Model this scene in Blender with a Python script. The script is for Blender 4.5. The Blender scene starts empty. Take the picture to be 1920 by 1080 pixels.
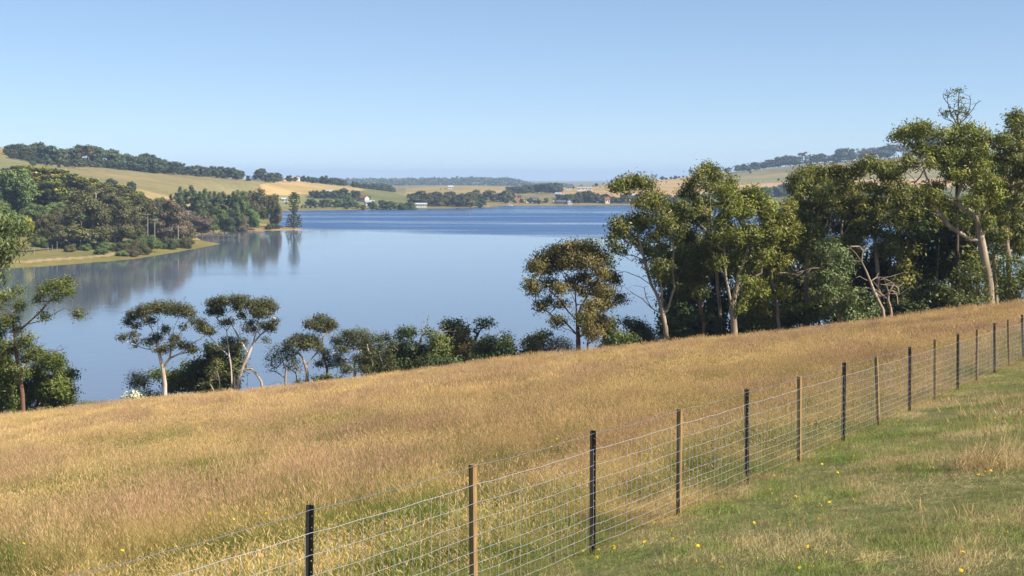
import bpy, math, random
import numpy as np

# ------------------------------------------------------------------ camera, sky, sun, exposure
scene = bpy.context.scene
COL = scene.collection
F, HY, CZ = 2400.0, 335.0, 25.0            # focal length in photo pixels, horizon row, eye height above the water

cam = bpy.data.objects.new('camera', bpy.data.cameras.new('camera'))
COL.objects.link(cam)
cam.location = (0, 0, CZ)
cam.rotation_euler = (math.radians(90), 0, 0)
cam.data.sensor_width = 36.0
cam.data.lens = 45.0
cam.data.shift_y = -205.0 / 1920.0
cam.data.clip_start = 0.1
cam.data.clip_end = 60000
scene.camera = cam

SUN_EL, SUN_AZ = 38.0, math.degrees(math.atan2(0.90, -0.44))     # azimuth from +Y towards +X
world = bpy.data.worlds.new('World')
scene.world = world
world.use_nodes = True
wn = world.node_tree
wn.nodes.clear()
wo = wn.nodes.new('ShaderNodeOutputWorld')
wb = wn.nodes.new('ShaderNodeBackground')
sky = wn.nodes.new('ShaderNodeTexSky')
sky.sky_type = 'NISHITA'
sky.sun_disc = False
sky.sun_elevation = math.radians(SUN_EL)
sky.sun_rotation = math.radians(SUN_AZ)
sky.altitude = 0
sky.air_density = 0.6
sky.dust_density = 0.0
sky.ozone_density = 2.0
wb.inputs['Strength'].default_value = 0.080
# the lens and film flatten the sky's brightness range: one even curve and tint over the whole sky
sg = wn.nodes.new('ShaderNodeGamma')
sg.inputs['Gamma'].default_value = 0.66
stn = wn.nodes.new('ShaderNodeMix')
stn.data_type = 'RGBA'; stn.blend_type = 'MULTIPLY'
stn.inputs['Factor'].default_value = 1.0
stn.inputs['B'].default_value = (1.46, 1.65, 1.84, 1)
wn.links.new(sky.outputs['Color'], sg.inputs['Color'])
wn.links.new(sg.outputs['Color'], stn.inputs['A'])
wn.links.new(stn.outputs['Result'], wb.inputs['Color'])
wn.links.new(wb.outputs['Background'], wo.inputs['Surface'])

sl = bpy.data.lights.new('sun', 'SUN')
sl.energy = 5.0
sl.angle = math.radians(0.53)
sl.color = (1.0, 0.93, 0.81)
sun = bpy.data.objects.new('sun', sl)
COL.objects.link(sun)
sun.location = (60, -30, 80)
sun.rotation_euler = (math.radians(90 - SUN_EL), 0, math.radians(180 - SUN_AZ))

scene.view_settings.view_transform = 'Standard'
scene.view_settings.look = 'None'
scene.view_settings.exposure = 0.86
scene.view_settings.gamma = 1.0
scene.render.engine = 'CYCLES'
scene.cycles.max_bounces = 5
scene.cycles.diffuse_bounces = 2
scene.cycles.glossy_bounces = 2
scene.cycles.transmission_bounces = 3
scene.cycles.transparent_max_bounces = 4
scene.cycles.volume_bounces = 0
scene.cycles.use_denoising = True
scene.cycles.denoising_input_passes = 'RGB_ALBEDO_NORMAL'
scene.cycles.denoising_prefilter = 'ACCURATE'
scene.cycles.use_adaptive_sampling = True
scene.cycles.adaptive_threshold = 0.02

# ------------------------------------------------------------------ helpers
rng = np.random.default_rng(7)

def W(px, py, Y):
    return np.array([(px - 960) / F * Y, Y, CZ + (HY - py) / F * Y])

def fast_mesh(name, V, faces, n, attr=None, mat_idx=None, smooth=False):
    """faces: (M,n) int array"""
    me = bpy.data.meshes.new(name)
    V = np.asarray(V, dtype=np.float32)
    faces = np.asarray(faces, dtype=np.int32)
    M = len(faces)
    me.vertices.add(len(V))
    me.vertices.foreach_set('co', V.ravel())
    me.loops.add(M * n)
    me.loops.foreach_set('vertex_index', faces.ravel())
    me.polygons.add(M)
    me.polygons.foreach_set('loop_start', np.arange(0, M * n, n, dtype=np.int32))
    if smooth:
        me.polygons.foreach_set('use_smooth', np.ones(M, dtype=bool))
    if mat_idx is not None:
        me.polygons.foreach_set('material_index', np.asarray(mat_idx, dtype=np.int32))
    me.update(calc_edges=True)
    if attr is not None:
        for k, (dom, arr) in attr.items():
            arr = np.asarray(arr, dtype=np.float32)
            if arr.ndim == 2:
                a = me.attributes.new(k, 'FLOAT_COLOR', dom)
                a.data.foreach_set('color', arr.ravel())
            else:
                a = me.attributes.new(k, 'FLOAT', dom)
                a.data.foreach_set('value', arr)
    return me

def link(name, me, mat=None, parent=None, loc=None, col=None):
    o = bpy.data.objects.new(name, me)
    (col or COL).objects.link(o)
    if mat is not None and me is not None and len(me.materials) == 0:
        for m in (mat if isinstance(mat, (list, tuple)) else [mat]):
            me.materials.append(m)
    if parent is not None:
        o.parent = parent
    if loc is not None:
        o.location = loc
    return o

def empty(name, loc):
    o = bpy.data.objects.new(name, None)
    o.empty_display_size = 0.2
    COL.objects.link(o)
    o.location = loc
    return o

def tag(o, label=None, cat=None, group=None, kind=None):
    if label: o['label'] = label
    if cat: o['category'] = cat
    if group: o['group'] = group
    if kind: o['kind'] = kind
    return o

class MB:
    """collects boxes, bars, tubes and polygons for ONE mesh"""
    def __init__(s):
        s.v, s.f = [], []
    def poly(s, pts):
        b = len(s.v)
        s.v += [tuple(p) for p in pts]
        s.f.append(tuple(range(b, b + len(pts))))
    def box(s, c, d, rz=0.0):
        cx, cy, cz = c
        dx, dy, dz = d[0] / 2, d[1] / 2, d[2] / 2
        b = len(s.v)
        ca, sa = math.cos(rz), math.sin(rz)
        for x, y, z in ((-1,-1,-1),(1,-1,-1),(1,1,-1),(-1,1,-1),(-1,-1,1),(1,-1,1),(1,1,1),(-1,1,1)):
            X, Y = x * dx, y * dy
            s.v.append((cx + X * ca - Y * sa, cy + X * sa + Y * ca, cz + z * dz))
        s.f += [tuple(b + i for i in q) for q in ((0,3,2,1),(4,5,6,7),(0,1,5,4),(1,2,6,5),(2,3,7,6),(3,0,4,7))]
    def tube(s, pts, rad, n=6, cap=True):
        pts = np.asarray(pts, float)
        rad = np.broadcast_to(np.asarray(rad, float), (len(pts),))
        T = np.gradient(pts, axis=0)
        T /= np.linalg.norm(T, axis=1)[:, None] + 1e-9
        ref = np.array([0, 0, 1.0]) if abs(T[0][2]) < 0.9 else np.array([1.0, 0, 0])
        b0 = len(s.v)
        u = np.cross(T[0], ref); u /= np.linalg.norm(u)
        for p, t, r in zip(pts, T, rad):
            u = u - t * np.dot(u, t); u /= np.linalg.norm(u) + 1e-9
            w = np.cross(t, u)
            for k in range(n):
                a = 2 * math.pi * k / n
                s.v.append(tuple(p + r * (math.cos(a) * u + math.sin(a) * w)))
        for i in range(len(pts) - 1):
            for k in range(n):
                a, b = b0 + i * n + k, b0 + i * n + (k + 1) % n
                s.f.append((a, b, b + n, a + n))
        if cap:
            s.f.append(tuple(b0 + k for k in range(n))[::-1])
            e = b0 + (len(pts) - 1) * n
            s.f.append(tuple(e + k for k in range(n)))
    def mesh(s, name, smooth=False):
        me = bpy.data.meshes.new(name)
        me.from_pydata(s.v, [], s.f)
        if smooth:
            me.polygons.foreach_set('use_smooth', np.ones(len(me.polygons), dtype=bool))
        me.update()
        return me
    def build(s, name, mat, parent=None, loc=None, smooth=False):
        return link(name, s.mesh(name, smooth), mat, parent, loc)

# ------------------------------------------------------------------ materials
def nt(name):
    m = bpy.data.materials.new(name)
    m.use_nodes = True
    t = m.node_tree
    t.nodes.clear()
    out = t.nodes.new('ShaderNodeOutputMaterial')
    return m, t, out

def N(t, typ, **kw):
    n = t.nodes.new(typ)
    for k, v in kw.items():
        setattr(n, k, v)
    return n

def noise(t, scale, detail=3, rough=0.55, vec=None):
    n = N(t, 'ShaderNodeTexNoise')
    n.inputs['Scale'].default_value = scale
    n.inputs['Detail'].default_value = detail
    n.inputs['Roughness'].default_value = rough
    if vec is not None:
        t.links.new(vec, n.inputs['Vector'])
    return n.outputs['Fac']

def ramp(t, fac, stops, interp='LINEAR'):
    r = N(t, 'ShaderNodeValToRGB')
    r.color_ramp.interpolation = interp
    e = r.color_ramp.elements
    while len(e) < len(stops):
        e.new(0.5)
    for el, (p, c) in zip(e, stops):
        el.position = p
        el.color = (c[0], c[1], c[2], 1) if hasattr(c, '__len__') else (c, c, c, 1)
    t.links.new(fac, r.inputs['Fac'])
    return r.outputs['Color']

def mix(t, fac, a, b, mode='MIX'):
    m = N(t, 'ShaderNodeMix', data_type='RGBA', blend_type=mode)
    for s, v in ((m.inputs['Factor'], fac), (m.inputs['A'], a), (m.inputs['B'], b)):
        if isinstance(v, bpy.types.NodeSocket):
            t.links.new(v, s)
        elif hasattr(v, '__len__'):
            s.default_value = (v[0], v[1], v[2], 1)
        else:
            s.default_value = v
    return m.outputs['Result']

def math_n(t, op, a, b=None, clamp=False):
    m = N(t, 'ShaderNodeMath', operation=op, use_clamp=clamp)
    for i, v in enumerate((a, b)):
        if v is None: continue
        if isinstance(v, bpy.types.NodeSocket):
            t.links.new(v, m.inputs[i])
        else:
            m.inputs[i].default_value = v
    return m.outputs[0]

def position(t):
    return N(t, 'ShaderNodeNewGeometry').outputs['Position']

def attr(t, name, typ='GEOMETRY'):
    a = N(t, 'ShaderNodeAttribute', attribute_name=name, attribute_type=typ)
    return a

def plain(name, c, rough=0.7, var=0.15, scale=6.0, metal=0.0, bump=0.0, spec=0.3):
    """solid colour with procedural wear"""
    m, t, out = nt(name)
    p = N(t, 'ShaderNodeBsdfPrincipled')
    tc = N(t, 'ShaderNodeTexCoord').outputs['Object']
    f = noise(t, scale, 4, 0.6, tc)
    col = ramp(t, f, [(0.25, tuple(x * (1 - var) for x in c)), (0.75, tuple(min(1, x * (1 + var)) for x in c))])
    t.links.new(col, p.inputs['Base Color'])
    p.inputs['Roughness'].default_value = rough
    p.inputs['Metallic'].default_value = metal
    p.inputs['Specular IOR Level'].default_value = spec
    if bump:
        b = N(t, 'ShaderNodeBump')
        b.inputs['Strength'].default_value = bump
        b.inputs['Distance'].default_value = 0.02
        t.links.new(f, b.inputs['Height'])
        t.links.new(b.outputs['Normal'], p.inputs['Normal'])
    t.links.new(p.outputs['BSDF'], out.inputs['Surface'])
    return m

def leaf_mat(name, ca, cb, cc=None, trans=0.25, gloss=0.02, var_scale=0.4):
    """leaves: ca..cb by the per-leaf value, cc = colour of clump tops: golden tips, and a sunlit look painted in"""
    k_ = 1.45
    ca, cb = [tuple(x * k_ for x in c) for c in (ca, cb)]
    cc = cc and tuple(x * 1.4 for x in cc)
    m, t, out = nt(name)
    v = attr(t, 'v').outputs['Fac']
    col = mix(t, v, ca, cb)
    if cc is not None:
        tip = attr(t, 'tip').outputs['Fac']
        col = mix(t, tip, col, cc)
    info = N(t, 'ShaderNodeObjectInfo').outputs['Random']
    hs = N(t, 'ShaderNodeHueSaturation')
    t.links.new(col, hs.inputs['Color'])
    hv = N(t, 'ShaderNodeMapRange')
    hv.inputs['To Min'].default_value = 0.485
    hv.inputs['To Max'].default_value = 0.515
    t.links.new(info, hv.inputs['Value'])
    t.links.new(hv.outputs[0], hs.inputs['Hue'])
    vv = N(t, 'ShaderNodeMapRange')
    vv.inputs['From Min'].default_value = 0.3
    vv.inputs['From Max'].default_value = 0.7
    vv.inputs['To Min'].default_value = 0.75
    vv.inputs['To Max'].default_value = 1.25
    t.links.new(noise(t, var_scale, 2, 0.5, position(t)), vv.inputs['Value'])
    t.links.new(vv.outputs[0], hs.inputs['Value'])
    col = hs.outputs['Color']
    d = N(t, 'ShaderNodeBsdfDiffuse')
    tr = N(t, 'ShaderNodeBsdfTranslucent')
    g = N(t, 'ShaderNodeBsdfGlossy')
    g.inputs['Roughness'].default_value = 0.45
    t.links.new(col, d.inputs['Color'])
    t.links.new(mix(t, 0.5, col, (0.30, 0.36, 0.04)), tr.inputs['Color'])
    m1 = N(t, 'ShaderNodeMixShader'); m1.inputs[0].default_value = trans * 0.75
    t.links.new(d.outputs[0], m1.inputs[1]); t.links.new(tr.outputs[0], m1.inputs[2])
    m2 = N(t, 'ShaderNodeMixShader'); m2.inputs[0].default_value = gloss
    t.links.new(m1.outputs[0], m2.inputs[1]); t.links.new(g.outputs[0], m2.inputs[2])
    t.links.new(m2.outputs[0], out.inputs['Surface'])
    return m

def bark_mat(name, c1, c2, scale=3.0, stretch=0.15):
    m, t, out = nt(name)
    p = N(t, 'ShaderNodeBsdfPrincipled')
    mp = N(t, 'ShaderNodeMapping')
    mp.inputs['Scale'].default_value = (1, 1, stretch)
    t.links.new(N(t, 'ShaderNodeTexCoord').outputs['Object'], mp.inputs['Vector'])
    f = noise(t, scale, 6, 0.65, mp.outputs[0])
    t.links.new(ramp(t, f, [(0.32, c1), (0.62, c2)]), p.inputs['Base Color'])
    p.inputs['Roughness'].default_value = 0.9
    p.inputs['Specular IOR Level'].default_value = 0.15
    b = N(t, 'ShaderNodeBump')
    b.inputs['Strength'].default_value = 0.6
    b.inputs['Distance'].default_value = 0.05
    t.links.new(f, b.inputs['Height'])
    t.links.new(b.outputs['Normal'], p.inputs['Normal'])
    t.links.new(p.outputs['BSDF'], out.inputs['Surface'])
    return m

# ------------------------------------------------------------------ the near hillside
FX0, FY0, FDX, FDY = 0.791, 12.26, 2.148, 3.656      # fence line: a steel post every step, from the post at step 0

def fence_side(X, Y):
    """distance to the right (lawn side) of the fence line, metres"""
    L = math.hypot(FDX, FDY)
    return ((X - FX0) * FDY - (Y - FY0) * FDX) / L

def near_z(X, Y):
    X = np.asarray(X, float); Y = np.asarray(Y, float)
    z = CZ - 2.2 + 0.11 * np.clip(X, -120, 75) - 0.1216 * Y
    d = np.clip(Y - 80, 0, None)
    z = z - 0.105 * d * d / (d + 12)
    z = z + 0.10 * np.sin(X * 0.21 + 1.0) * np.sin(Y * 0.17) * np.clip((Y - 30) / 30, 0, 1)
    return np.maximum(z, -4.0)

gx = np.concatenate([np.linspace(-180, -60, 25)[:-1], np.linspace(-60, 62, 150), np.linspace(62, 180, 25)[1:]])
gy = np.concatenate([np.linspace(-60, 4, 20)[:-1], np.linspace(4, 150, 150), np.linspace(150, 300, 30)[1:]])
GX, GY = np.meshgrid(gx, gy)
GZ = near_z(GX, GY)
V = np.stack([GX, GY, GZ], -1).reshape(-1, 3)
nx, ny = len(gx), len(gy)
ii, jj = np.meshgrid(np.arange(nx - 1), np.arange(ny - 1))
q = (jj * nx + ii).ravel()
faces = np.stack([q, q + 1, q + nx + 1, q + nx], 1)
lawn = (fence_side(V[:, 0], V[:, 1]) > 0).astype(np.float32) * (V[:, 1] < 70)
m_ground, t, out = nt('paddock_soil_and_thatch')
p = N(t, 'ShaderNodeBsdfPrincipled')
pos = position(t)
n1 = noise(t, 0.25, 4, 0.6, pos); n2 = noise(t, 4.0, 5, 0.7, pos)
dry = ramp(t, n2, [(0.25, (0.10, 0.075, 0.03)), (0.5, (0.20, 0.145, 0.06)), (0.8, (0.34, 0.25, 0.11))])
grn = ramp(t, n2, [(0.25, (0.07, 0.075, 0.022)), (0.55, (0.14, 0.14, 0.05)), (0.8, (0.30, 0.24, 0.11))])
t.links.new(mix(t, attr(t, 'lawn').outputs['Fac'], dry, grn), p.inputs['Base Color'])
p.inputs['Roughness'].default_value = 0.95
p.inputs['Specular IOR Level'].default_value = 0.1
bm_ = N(t, 'ShaderNodeBump'); bm_.inputs['Strength'].default_value = 0.8; bm_.inputs['Distance'].default_value = 0.08
t.links.new(n2, bm_.inputs['Height']); t.links.new(bm_.outputs['Normal'], p.inputs['Normal'])
t.links.new(p.outputs['BSDF'], out.inputs['Surface'])
me = fast_mesh('ground', V, faces, 4, {'lawn': ('POINT', lawn)}, smooth=True)
tag(link('ground', me, m_ground), kind='structure')

# ------------------------------------------------------------------ hills across the water
SH = [(-2600,510),(-900,508),(0,503),(90,499),(150,494),(250,486),(330,473),(395,461),(414,457),(378,451),(366,444),(372,438.5),(400,434.5),
      (470,432.5),(540,431),(569,430.2),(558,427.6),(528,425),(512,419),(502,411),(498,402),(500,396.5),(560,395.2),(640,394),(700,393),
      (760,391.5),(850,391),(905,389.5),(938,388),(905,387),(930,386.2),(1000,385.6),(1170,385),(1300,386),(1500,388),(1800,390),
      (2300,392),(3600,395)]
shore = [W(x, y, 60000.0 / (y - HY))[:2] for x, y in SH]
shore += [np.array([12000.0, 12500.0]), np.array([-12000.0, 12500.0])]
shore = np.array(shore)

def signed_dist(X, Y):
    P = np.stack([np.ravel(X), np.ravel(Y)], 1)
    best = np.full(len(P), 1e18)
    inside = np.zeros(len(P), bool)
    n = len(shore)
    for i in range(n):
        a, b = shore[i], shore[(i + 1) % n]
        ab = b - a
        tt = np.clip(((P - a) @ ab) / (ab @ ab), 0, 1)
        d = ((P - a - tt[:, None] * ab) ** 2).sum(1)
        best = np.minimum(best, d)
        c = ((a[1] > P[:, 1]) != (b[1] > P[:, 1]))
        with np.errstate(divide='ignore', invalid='ignore'):
            xi = (b[0] - a[0]) * (P[:, 1] - a[1]) / (b[1] - a[1]) + a[0]
        inside ^= c & (P[:, 0] < xi)
    d = np.sqrt(best)
    return np.where(inside, d, -d).reshape(np.shape(X))

# ground profile of each column: (distance, height) pairs, read from where the fields lie in view
PROF = {
 -2000: [(350,1),(450,8),(700,30),(1100,60),(1700,70),(2600,40),(4000,20),(12000,10)],
 -600: [(350,1),(450,7),(600,14),(900,42),(1100,56),(1600,50),(2600,20),(4000,10),(12000,5)],
 0:    [(365,2),(391,3),(450,6),(560,12),(800,30.7),(950,42.8),(1100,53.5),(1400,50),(2200,15),(4000,8),(12000,5)],
 100:  [(390,2),(415,3),(460,6),(560,10),(800,27.5),(950,37.2),(1050,40),(1300,36),(2200,12),(4000,8),(12000,5)],
 200:  [(400,2),(440,3),(500,6),(600,9),(760,21.8),(970,33.9),(1060,37),(1300,32),(2200,10),(4000,8),(12000,5)],
 300:  [(440,2),(480,3),(560,5),(720,13),(850,22),(1000,29),(1070,31),(1300,26),(2200,9),(4000,8),(12000,5)],
 400:  [(500,1.5),(620,2.5),(700,4),(780,10),(900,19),(1050,26.3),(1120,27.5),(1350,23),(2200,8),(4000,8),(12000,5)],
 480:  [(640,1.5),(700,2.5),(800,4),(900,10),(1000,17.5),(1100,22.8),(1180,24),(1400,20),(2200,7),(4000,8),(12000,5)],
 560:  [(640,1.5),(1000,1),(1050,3.1),(1120,10),(1250,21),(1310,22.5),(1500,18),(2200,6),(4000,8),(12000,5)],
 660:  [(1010,1),(1060,3),(1150,8.2),(1280,15.7),(1340,16.5),(1550,12),(2200,5),(4000,8),(12000,5)],
 720:  [(1030,1),(1120,3),(1200,5.2),(1300,11),(1370,12),(1600,7),(2200,5),(4000,8),(12000,5)],
 800:  [(1080,1),(1200,2.5),(1350,3.5),(1600,4),(1900,9.5),(2100,12.3),(2400,8),(4000,8),(12000,5)],
 880:  [(1080,1),(1250,2.5),(1350,3.5),(1600,4.5),(1900,10.5),(2100,13),(2400,8),(4000,8),(12000,5)],
 960:  [(1150,1),(1250,2.5),(1450,5),(1700,7),(2000,9.6),(2200,10),(2600,6),(4000,6),(12000,4)],
 1050: [(1195,1),(1280,3),(1450,6.5),(1700,9),(2000,10),(2200,9),(2600,5),(4000,4),(12000,3)],
 1170: [(1205,1),(1300,3),(1450,7),(1600,12),(1750,17.5),(1850,18),(2300,9),(4000,4),(12000,3)],
 1300: [(1205,1),(1350,4),(1500,9),(1700,18),(1900,28.5),(2000,29),(2500,14),(4000,6),(12000,3)],
 1400: [(1190,1),(1350,5),(1600,15.5),(1900,36),(2000,37.5),(2600,22),(4000,8),(12000,3)],
 1500: [(1160,1),(1350,8),(1550,18.5),(1950,46),(2050,47),(2700,30),(4000,10),(12000,3)],
 1680: [(1150,1),(1350,12),(1550,25),(2000,58),(2100,60),(2800,40),(4000,15),(12000,3)],
 2000: [(1120,1),(1300,15),(1550,34),(2000,68),(2150,70),(2900,50),(4000,20),(12000,3)],
 3600: [(1100,1),(1300,18),(1550,40),(2000,75),(2150,78),(2900,60),(4000,25),(12000,3)],
}
yg = np.concatenate([np.linspace(325, 720, 110)[:-1], np.linspace(720, 1420, 130)[:-1], np.linspace(1420, 2300, 90)[:-1],
                     np.geomspace(2300, 12400, 40)])
pk = sorted(PROF)
prof_z = np.array([np.interp(yg, [a for a, b in PROF[k]], [b for a, b in PROF[k]]) for k in pk])
xg = np.concatenate([np.linspace(-1500, -60, 90)[:-1], np.linspace(-60, 1300, 300)[:-1], np.linspace(1300, 1980, 90)[:-1], np.linspace(1980, 3300, 60)])
hill = np.empty((len(yg), len(xg)))
for j in range(len(yg)):
    hill[j] = np.interp(xg, pk, prof_z[:, j])
def smooth2(A, k):
    ker = np.hanning(k + 2)[1:-1]; ker /= ker.sum()
    P = np.pad(A, ((k//2, k//2), (k//2, k//2)), mode='edge')
    P = np.apply_along_axis(lambda r: np.convolve(r, ker, 'valid'), 1, P)
    return np.apply_along_axis(lambda r: np.convolve(r, ker, 'valid'), 0, P)
hill = smooth2(hill, 9)
PXg, YG = np.meshgrid(xg, yg)
XG = (PXg - 960) / F * YG
sd = signed_dist(XG, YG)
beach = np.where(sd < 0, np.maximum(sd * 0.06, -3.0), 1.3 * (1 - np.exp(-np.clip(sd, 0, None) / 14)))
s = np.clip(sd / 55, 0, 1); s = s * s * (3 - 2 * s)
ZG = np.where(sd < 0, beach, beach * (1 - s) + np.maximum(hill, 1.0) * s)
ZG = ZG + np.where(sd > 30, 0.5, 0.0) * np.sin(XG * 0.03 + 2) * np.sin(YG * 0.021) * np.clip((sd - 30) / 60, 0, 1)

def hill_z(X, Y):
    px = 960 + X / Y * F
    j = np.clip(np.searchsorted(yg, Y) - 1, 0, len(yg) - 2)
    i = np.clip(np.searchsorted(xg, px) - 1, 0, len(xg) - 2)
    a = (Y - yg[j]) / (yg[j + 1] - yg[j]); b = (px - xg[i]) / (xg[i + 1] - xg[i])
    a = min(max(a, 0), 1); b = min(max(b, 0), 1)
    return float((ZG[j, i] * (1 - b) + ZG[j, i + 1] * b) * (1 - a) + (ZG[j + 1, i] * (1 - b) + ZG[j + 1, i + 1] * b) * a)

def in_poly(x, y, P):
    ins = np.zeros(np.shape(x), bool)
    for k in range(len(P)):
        (x1, y1), (x2, y2) = P[k], P[(k + 1) % len(P)]
        c = (y1 > y) != (y2 > y)
        with np.errstate(divide='ignore', invalid='ignore'):
            ins ^= c & (x < (x2 - x1) * (y - y1) / (y2 - y1 + 1e-12) + x1)
    return ins

PYg = HY - (ZG - CZ) / YG * F
fc = np.empty(ZG.shape + (4,)); fc[...] = (0.215, 0.180, 0.088, 1)          # dry pasture
def zone(P, c, ymin=0, ymax=1e9):
    k = in_poly(PXg, PYg, P) & (YG > ymin) & (YG < ymax)
    fc[k] = (*c, 1)
front = YG < 1400
fc[(PXg < 480) & (YG > 640) & (YG < 1400)] = (0.235, 0.198, 0.100, 1)       # olive grazing hill on the left
zone([(-700, 250), (-100, 280), (30, 298), (108, 312), (150, 330), (240, 350), (240, 372), (0, 345), (-700, 345)], (0.215, 0.205, 0.10), 560, 1040)
zone([(-700, 230), (22, 262), (22, 288), (-700, 270)], (0.30, 0.215, 0.10), 950, 1500)
zone([(250, 352), (330, 372), (400, 385), (440, 395), (220, 395)], (0.33, 0.255, 0.12), 600, 1000)
fc[(YG < 620) & (sd > 0)] = (0.185, 0.165, 0.07, 1)                           # green bank on the left
zone([(486, 368), (489, 346), (520, 339), (600, 340), (660, 350), (690, 357), (640, 363), (590, 363.5), (505, 366.5)], (0.40, 0.285, 0.130), 900, 1500)
zone([(500, 367.5), (505, 366.5), (590, 363.5), (640, 363), (640, 385), (500, 388)], (0.20, 0.195, 0.085), 900, 1500)
zone([(640, 363), (690, 355), (730, 358), (800, 382), (640, 385)], (0.150, 0.155, 0.07), 900, 1500)
zone([(760, 340), (1000, 340), (1000, 378), (760, 378)], (0.31, 0.235, 0.105), 1500, 2600)
zone([(1050, 345), (1300, 320), (1300, 372), (1050, 375)], (0.40, 0.275, 0.13), 1300, 2200)
zone([(1285, 345), (1420, 326), (1900, 306), (1900, 330), (1480, 341), (1300, 353)], (0.25, 0.215, 0.105), 1300, 2200)
zone([(1285, 353), (1480, 341), (1900, 330), (1900, 352), (1460, 350), (1280, 366)], (0.47, 0.315, 0.17), 1300, 2200)
zone([(1200, 375), (1290, 366), (1460, 350), (1900, 352), (1900, 400), (1200, 400)], (0.13, 0.14, 0.06), 1100, 1800)
k = (sd > -2) & (sd < 9) & (YG < 1300)
fc[k] = (0.20, 0.175, 0.065, 1)                                              # tidal flats, yellow green
k = (sd > -2) & (sd < 14) & (YG > 520) & (YG < 700)
fc[k] = (0.32, 0.235, 0.11, 1)
k = (sd > 9) & (sd < 13) & (YG < 470)
fc[k] = (0.36, 0.27, 0.16, 1)                                               # dry wrack line
m_hills, t, out = nt('pasture_hills')
p = N(t, 'ShaderNodeBsdfPrincipled')
pos = position(t)
base = attr(t, 'field').outputs['Color']
n1 = noise(t, 0.018, 5, 0.62, pos); n2 = noise(t, 0.25, 4, 0.65, pos)
mp = N(t, 'ShaderNodeMapping'); mp.inputs['Rotation'].default_value = (0, 0, 0.9); mp.inputs['Scale'].default_value = (0.004, 0.06, 0.03)
t.links.new(pos, mp.inputs['Vector'])
n3 = noise(t, 1.0, 4, 0.6, mp.outputs[0])
c = mix(t, 1.0, base, ramp(t, n1, [(0.3, (0.70, 0.80, 0.72)), (0.7, (1.25, 1.13, 1.08))]), 'MULTIPLY')
c = mix(t, 1.0, c, ramp(t, n2, [(0.3, 0.82), (0.7, 1.14)]), 'MULTIPLY')
c = mix(t, 1.0, c, ramp(t, n3, [(0.3, 0.88), (0.7, 1.1)]), 'MULTIPLY')
t.links.new(c, p.inputs['Base Color'])
p.inputs['Roughness'].default_value = 1.0
p.inputs['Specular IOR Level'].default_value = 0.0
b = N(t, 'ShaderNodeBump'); b.inputs['Strength'].default_value = 0.5; b.inputs['Distance'].default_value = 0.6
t.links.new(n2, b.inputs['Height']); t.links.new(b.outputs['Normal'], p.inputs['Normal'])
t.links.new(p.outputs['BSDF'], out.inputs['Surface'])
V = np.stack([XG, YG, ZG], -1).reshape(-1, 3)
nx, ny = len(xg), len(yg)
ii, jj = np.meshgrid(np.arange(nx - 1), np.arange(ny - 1))
q = (jj * nx + ii).ravel()
faces = np.stack([q, q + 1, q + nx + 1, q + nx], 1)
keep = ~((ZG.ravel()[faces] < -1.5).all(1))
me = fast_mesh('hills', V, faces[keep], 4, {'field': ('POINT', fc.reshape(-1, 4))}, smooth=True)
tag(link('hills', me, m_hills), kind='structure')

# ------------------------------------------------------------------ water
m_water, t, out = nt('river_water')
p = N(t, 'ShaderNodeBsdfPrincipled')
pos = position(t)
sx = N(t, 'ShaderNodeSeparateXYZ'); t.links.new(pos, sx.inputs[0])
# the breeze line: beyond it the water is ruffled
wob = math_n(t, 'MULTIPLY', math_n(t, 'SUBTRACT', noise(t, 0.008, 3, 0.5, pos), 0.5), 60.0)
edge = math_n(t, 'ADD', math_n(t, 'ADD', sx.outputs['Y'], math_n(t, 'MULTIPLY', sx.outputs['X'], 0.72)), wob)
mr = N(t, 'ShaderNodeMapRange', interpolation_type='SMOOTHSTEP')
mr.inputs['From Min'].default_value = 542; mr.inputs['From Max'].default_value = 585
t.links.new(edge, mr.inputs['Value'])
mpz = N(t, 'ShaderNodeMapping'); mpz.inputs['Scale'].default_value = (0.004, 0.022, 1); mpz.inputs['Rotation'].default_value = (0, 0, 0.03)
t.links.new(pos, mpz.inputs['Vector'])
slick = noise(t, 1.0, 5, 0.62, mpz.outputs[0])
slick = ramp(t, slick, [(0.40, 1.0), (0.52, 0.80), (0.62, 0.42), (0.70, 0.15)])
ruf = math_n(t, 'MULTIPLY', mr.outputs[0], slick)
mpc = N(t, 'ShaderNodeMapping'); mpc.inputs['Scale'].default_value = (0.006, 0.02, 1)
t.links.new(pos, mpc.inputs['Vector'])
calm = ramp(t, noise(t, 1.0, 4, 0.6, mpc.outputs[0]), [(0.45, 0.0), (0.62, 0.04), (0.75, 0.20)])
ruf = math_n(t, 'ADD', ruf, calm)
t.links.new(mix(t, ruf, (0.120, 0.148, 0.190), (0.010, 0.055, 0.180)), p.inputs['Base Color'])
p.inputs['IOR'].default_value = 1.38
p.inputs['Specular IOR Level'].default_value = 0.5
rr = N(t, 'ShaderNodeMapRange'); rr.inputs['To Min'].default_value = 0.055; rr.inputs['To Max'].default_value = 0.34
t.links.new(ruf, rr.inputs['Value']); t.links.new(rr.outputs[0], p.inputs['Roughness'])
mw = N(t, 'ShaderNodeMapping'); mw.inputs['Scale'].default_value = (0.55, 1.0, 1.0)
t.links.new(pos, mw.inputs['Vector'])
h = math_n(t, 'ADD', math_n(t, 'MULTIPLY', noise(t, 1.6, 3, 0.6, mw.outputs[0]), 0.35), noise(t, 0.35, 2, 0.5, mw.outputs[0]))
b = N(t, 'ShaderNodeBump'); b.inputs['Distance'].default_value = 0.10
bs = N(t, 'ShaderNodeMapRange'); bs.inputs['To Min'].default_value = 0.11; bs.inputs['To Max'].default_value = 1.0
t.links.new(ruf, bs.inputs['Value']); t.links.new(bs.outputs[0], b.inputs['Strength'])
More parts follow.
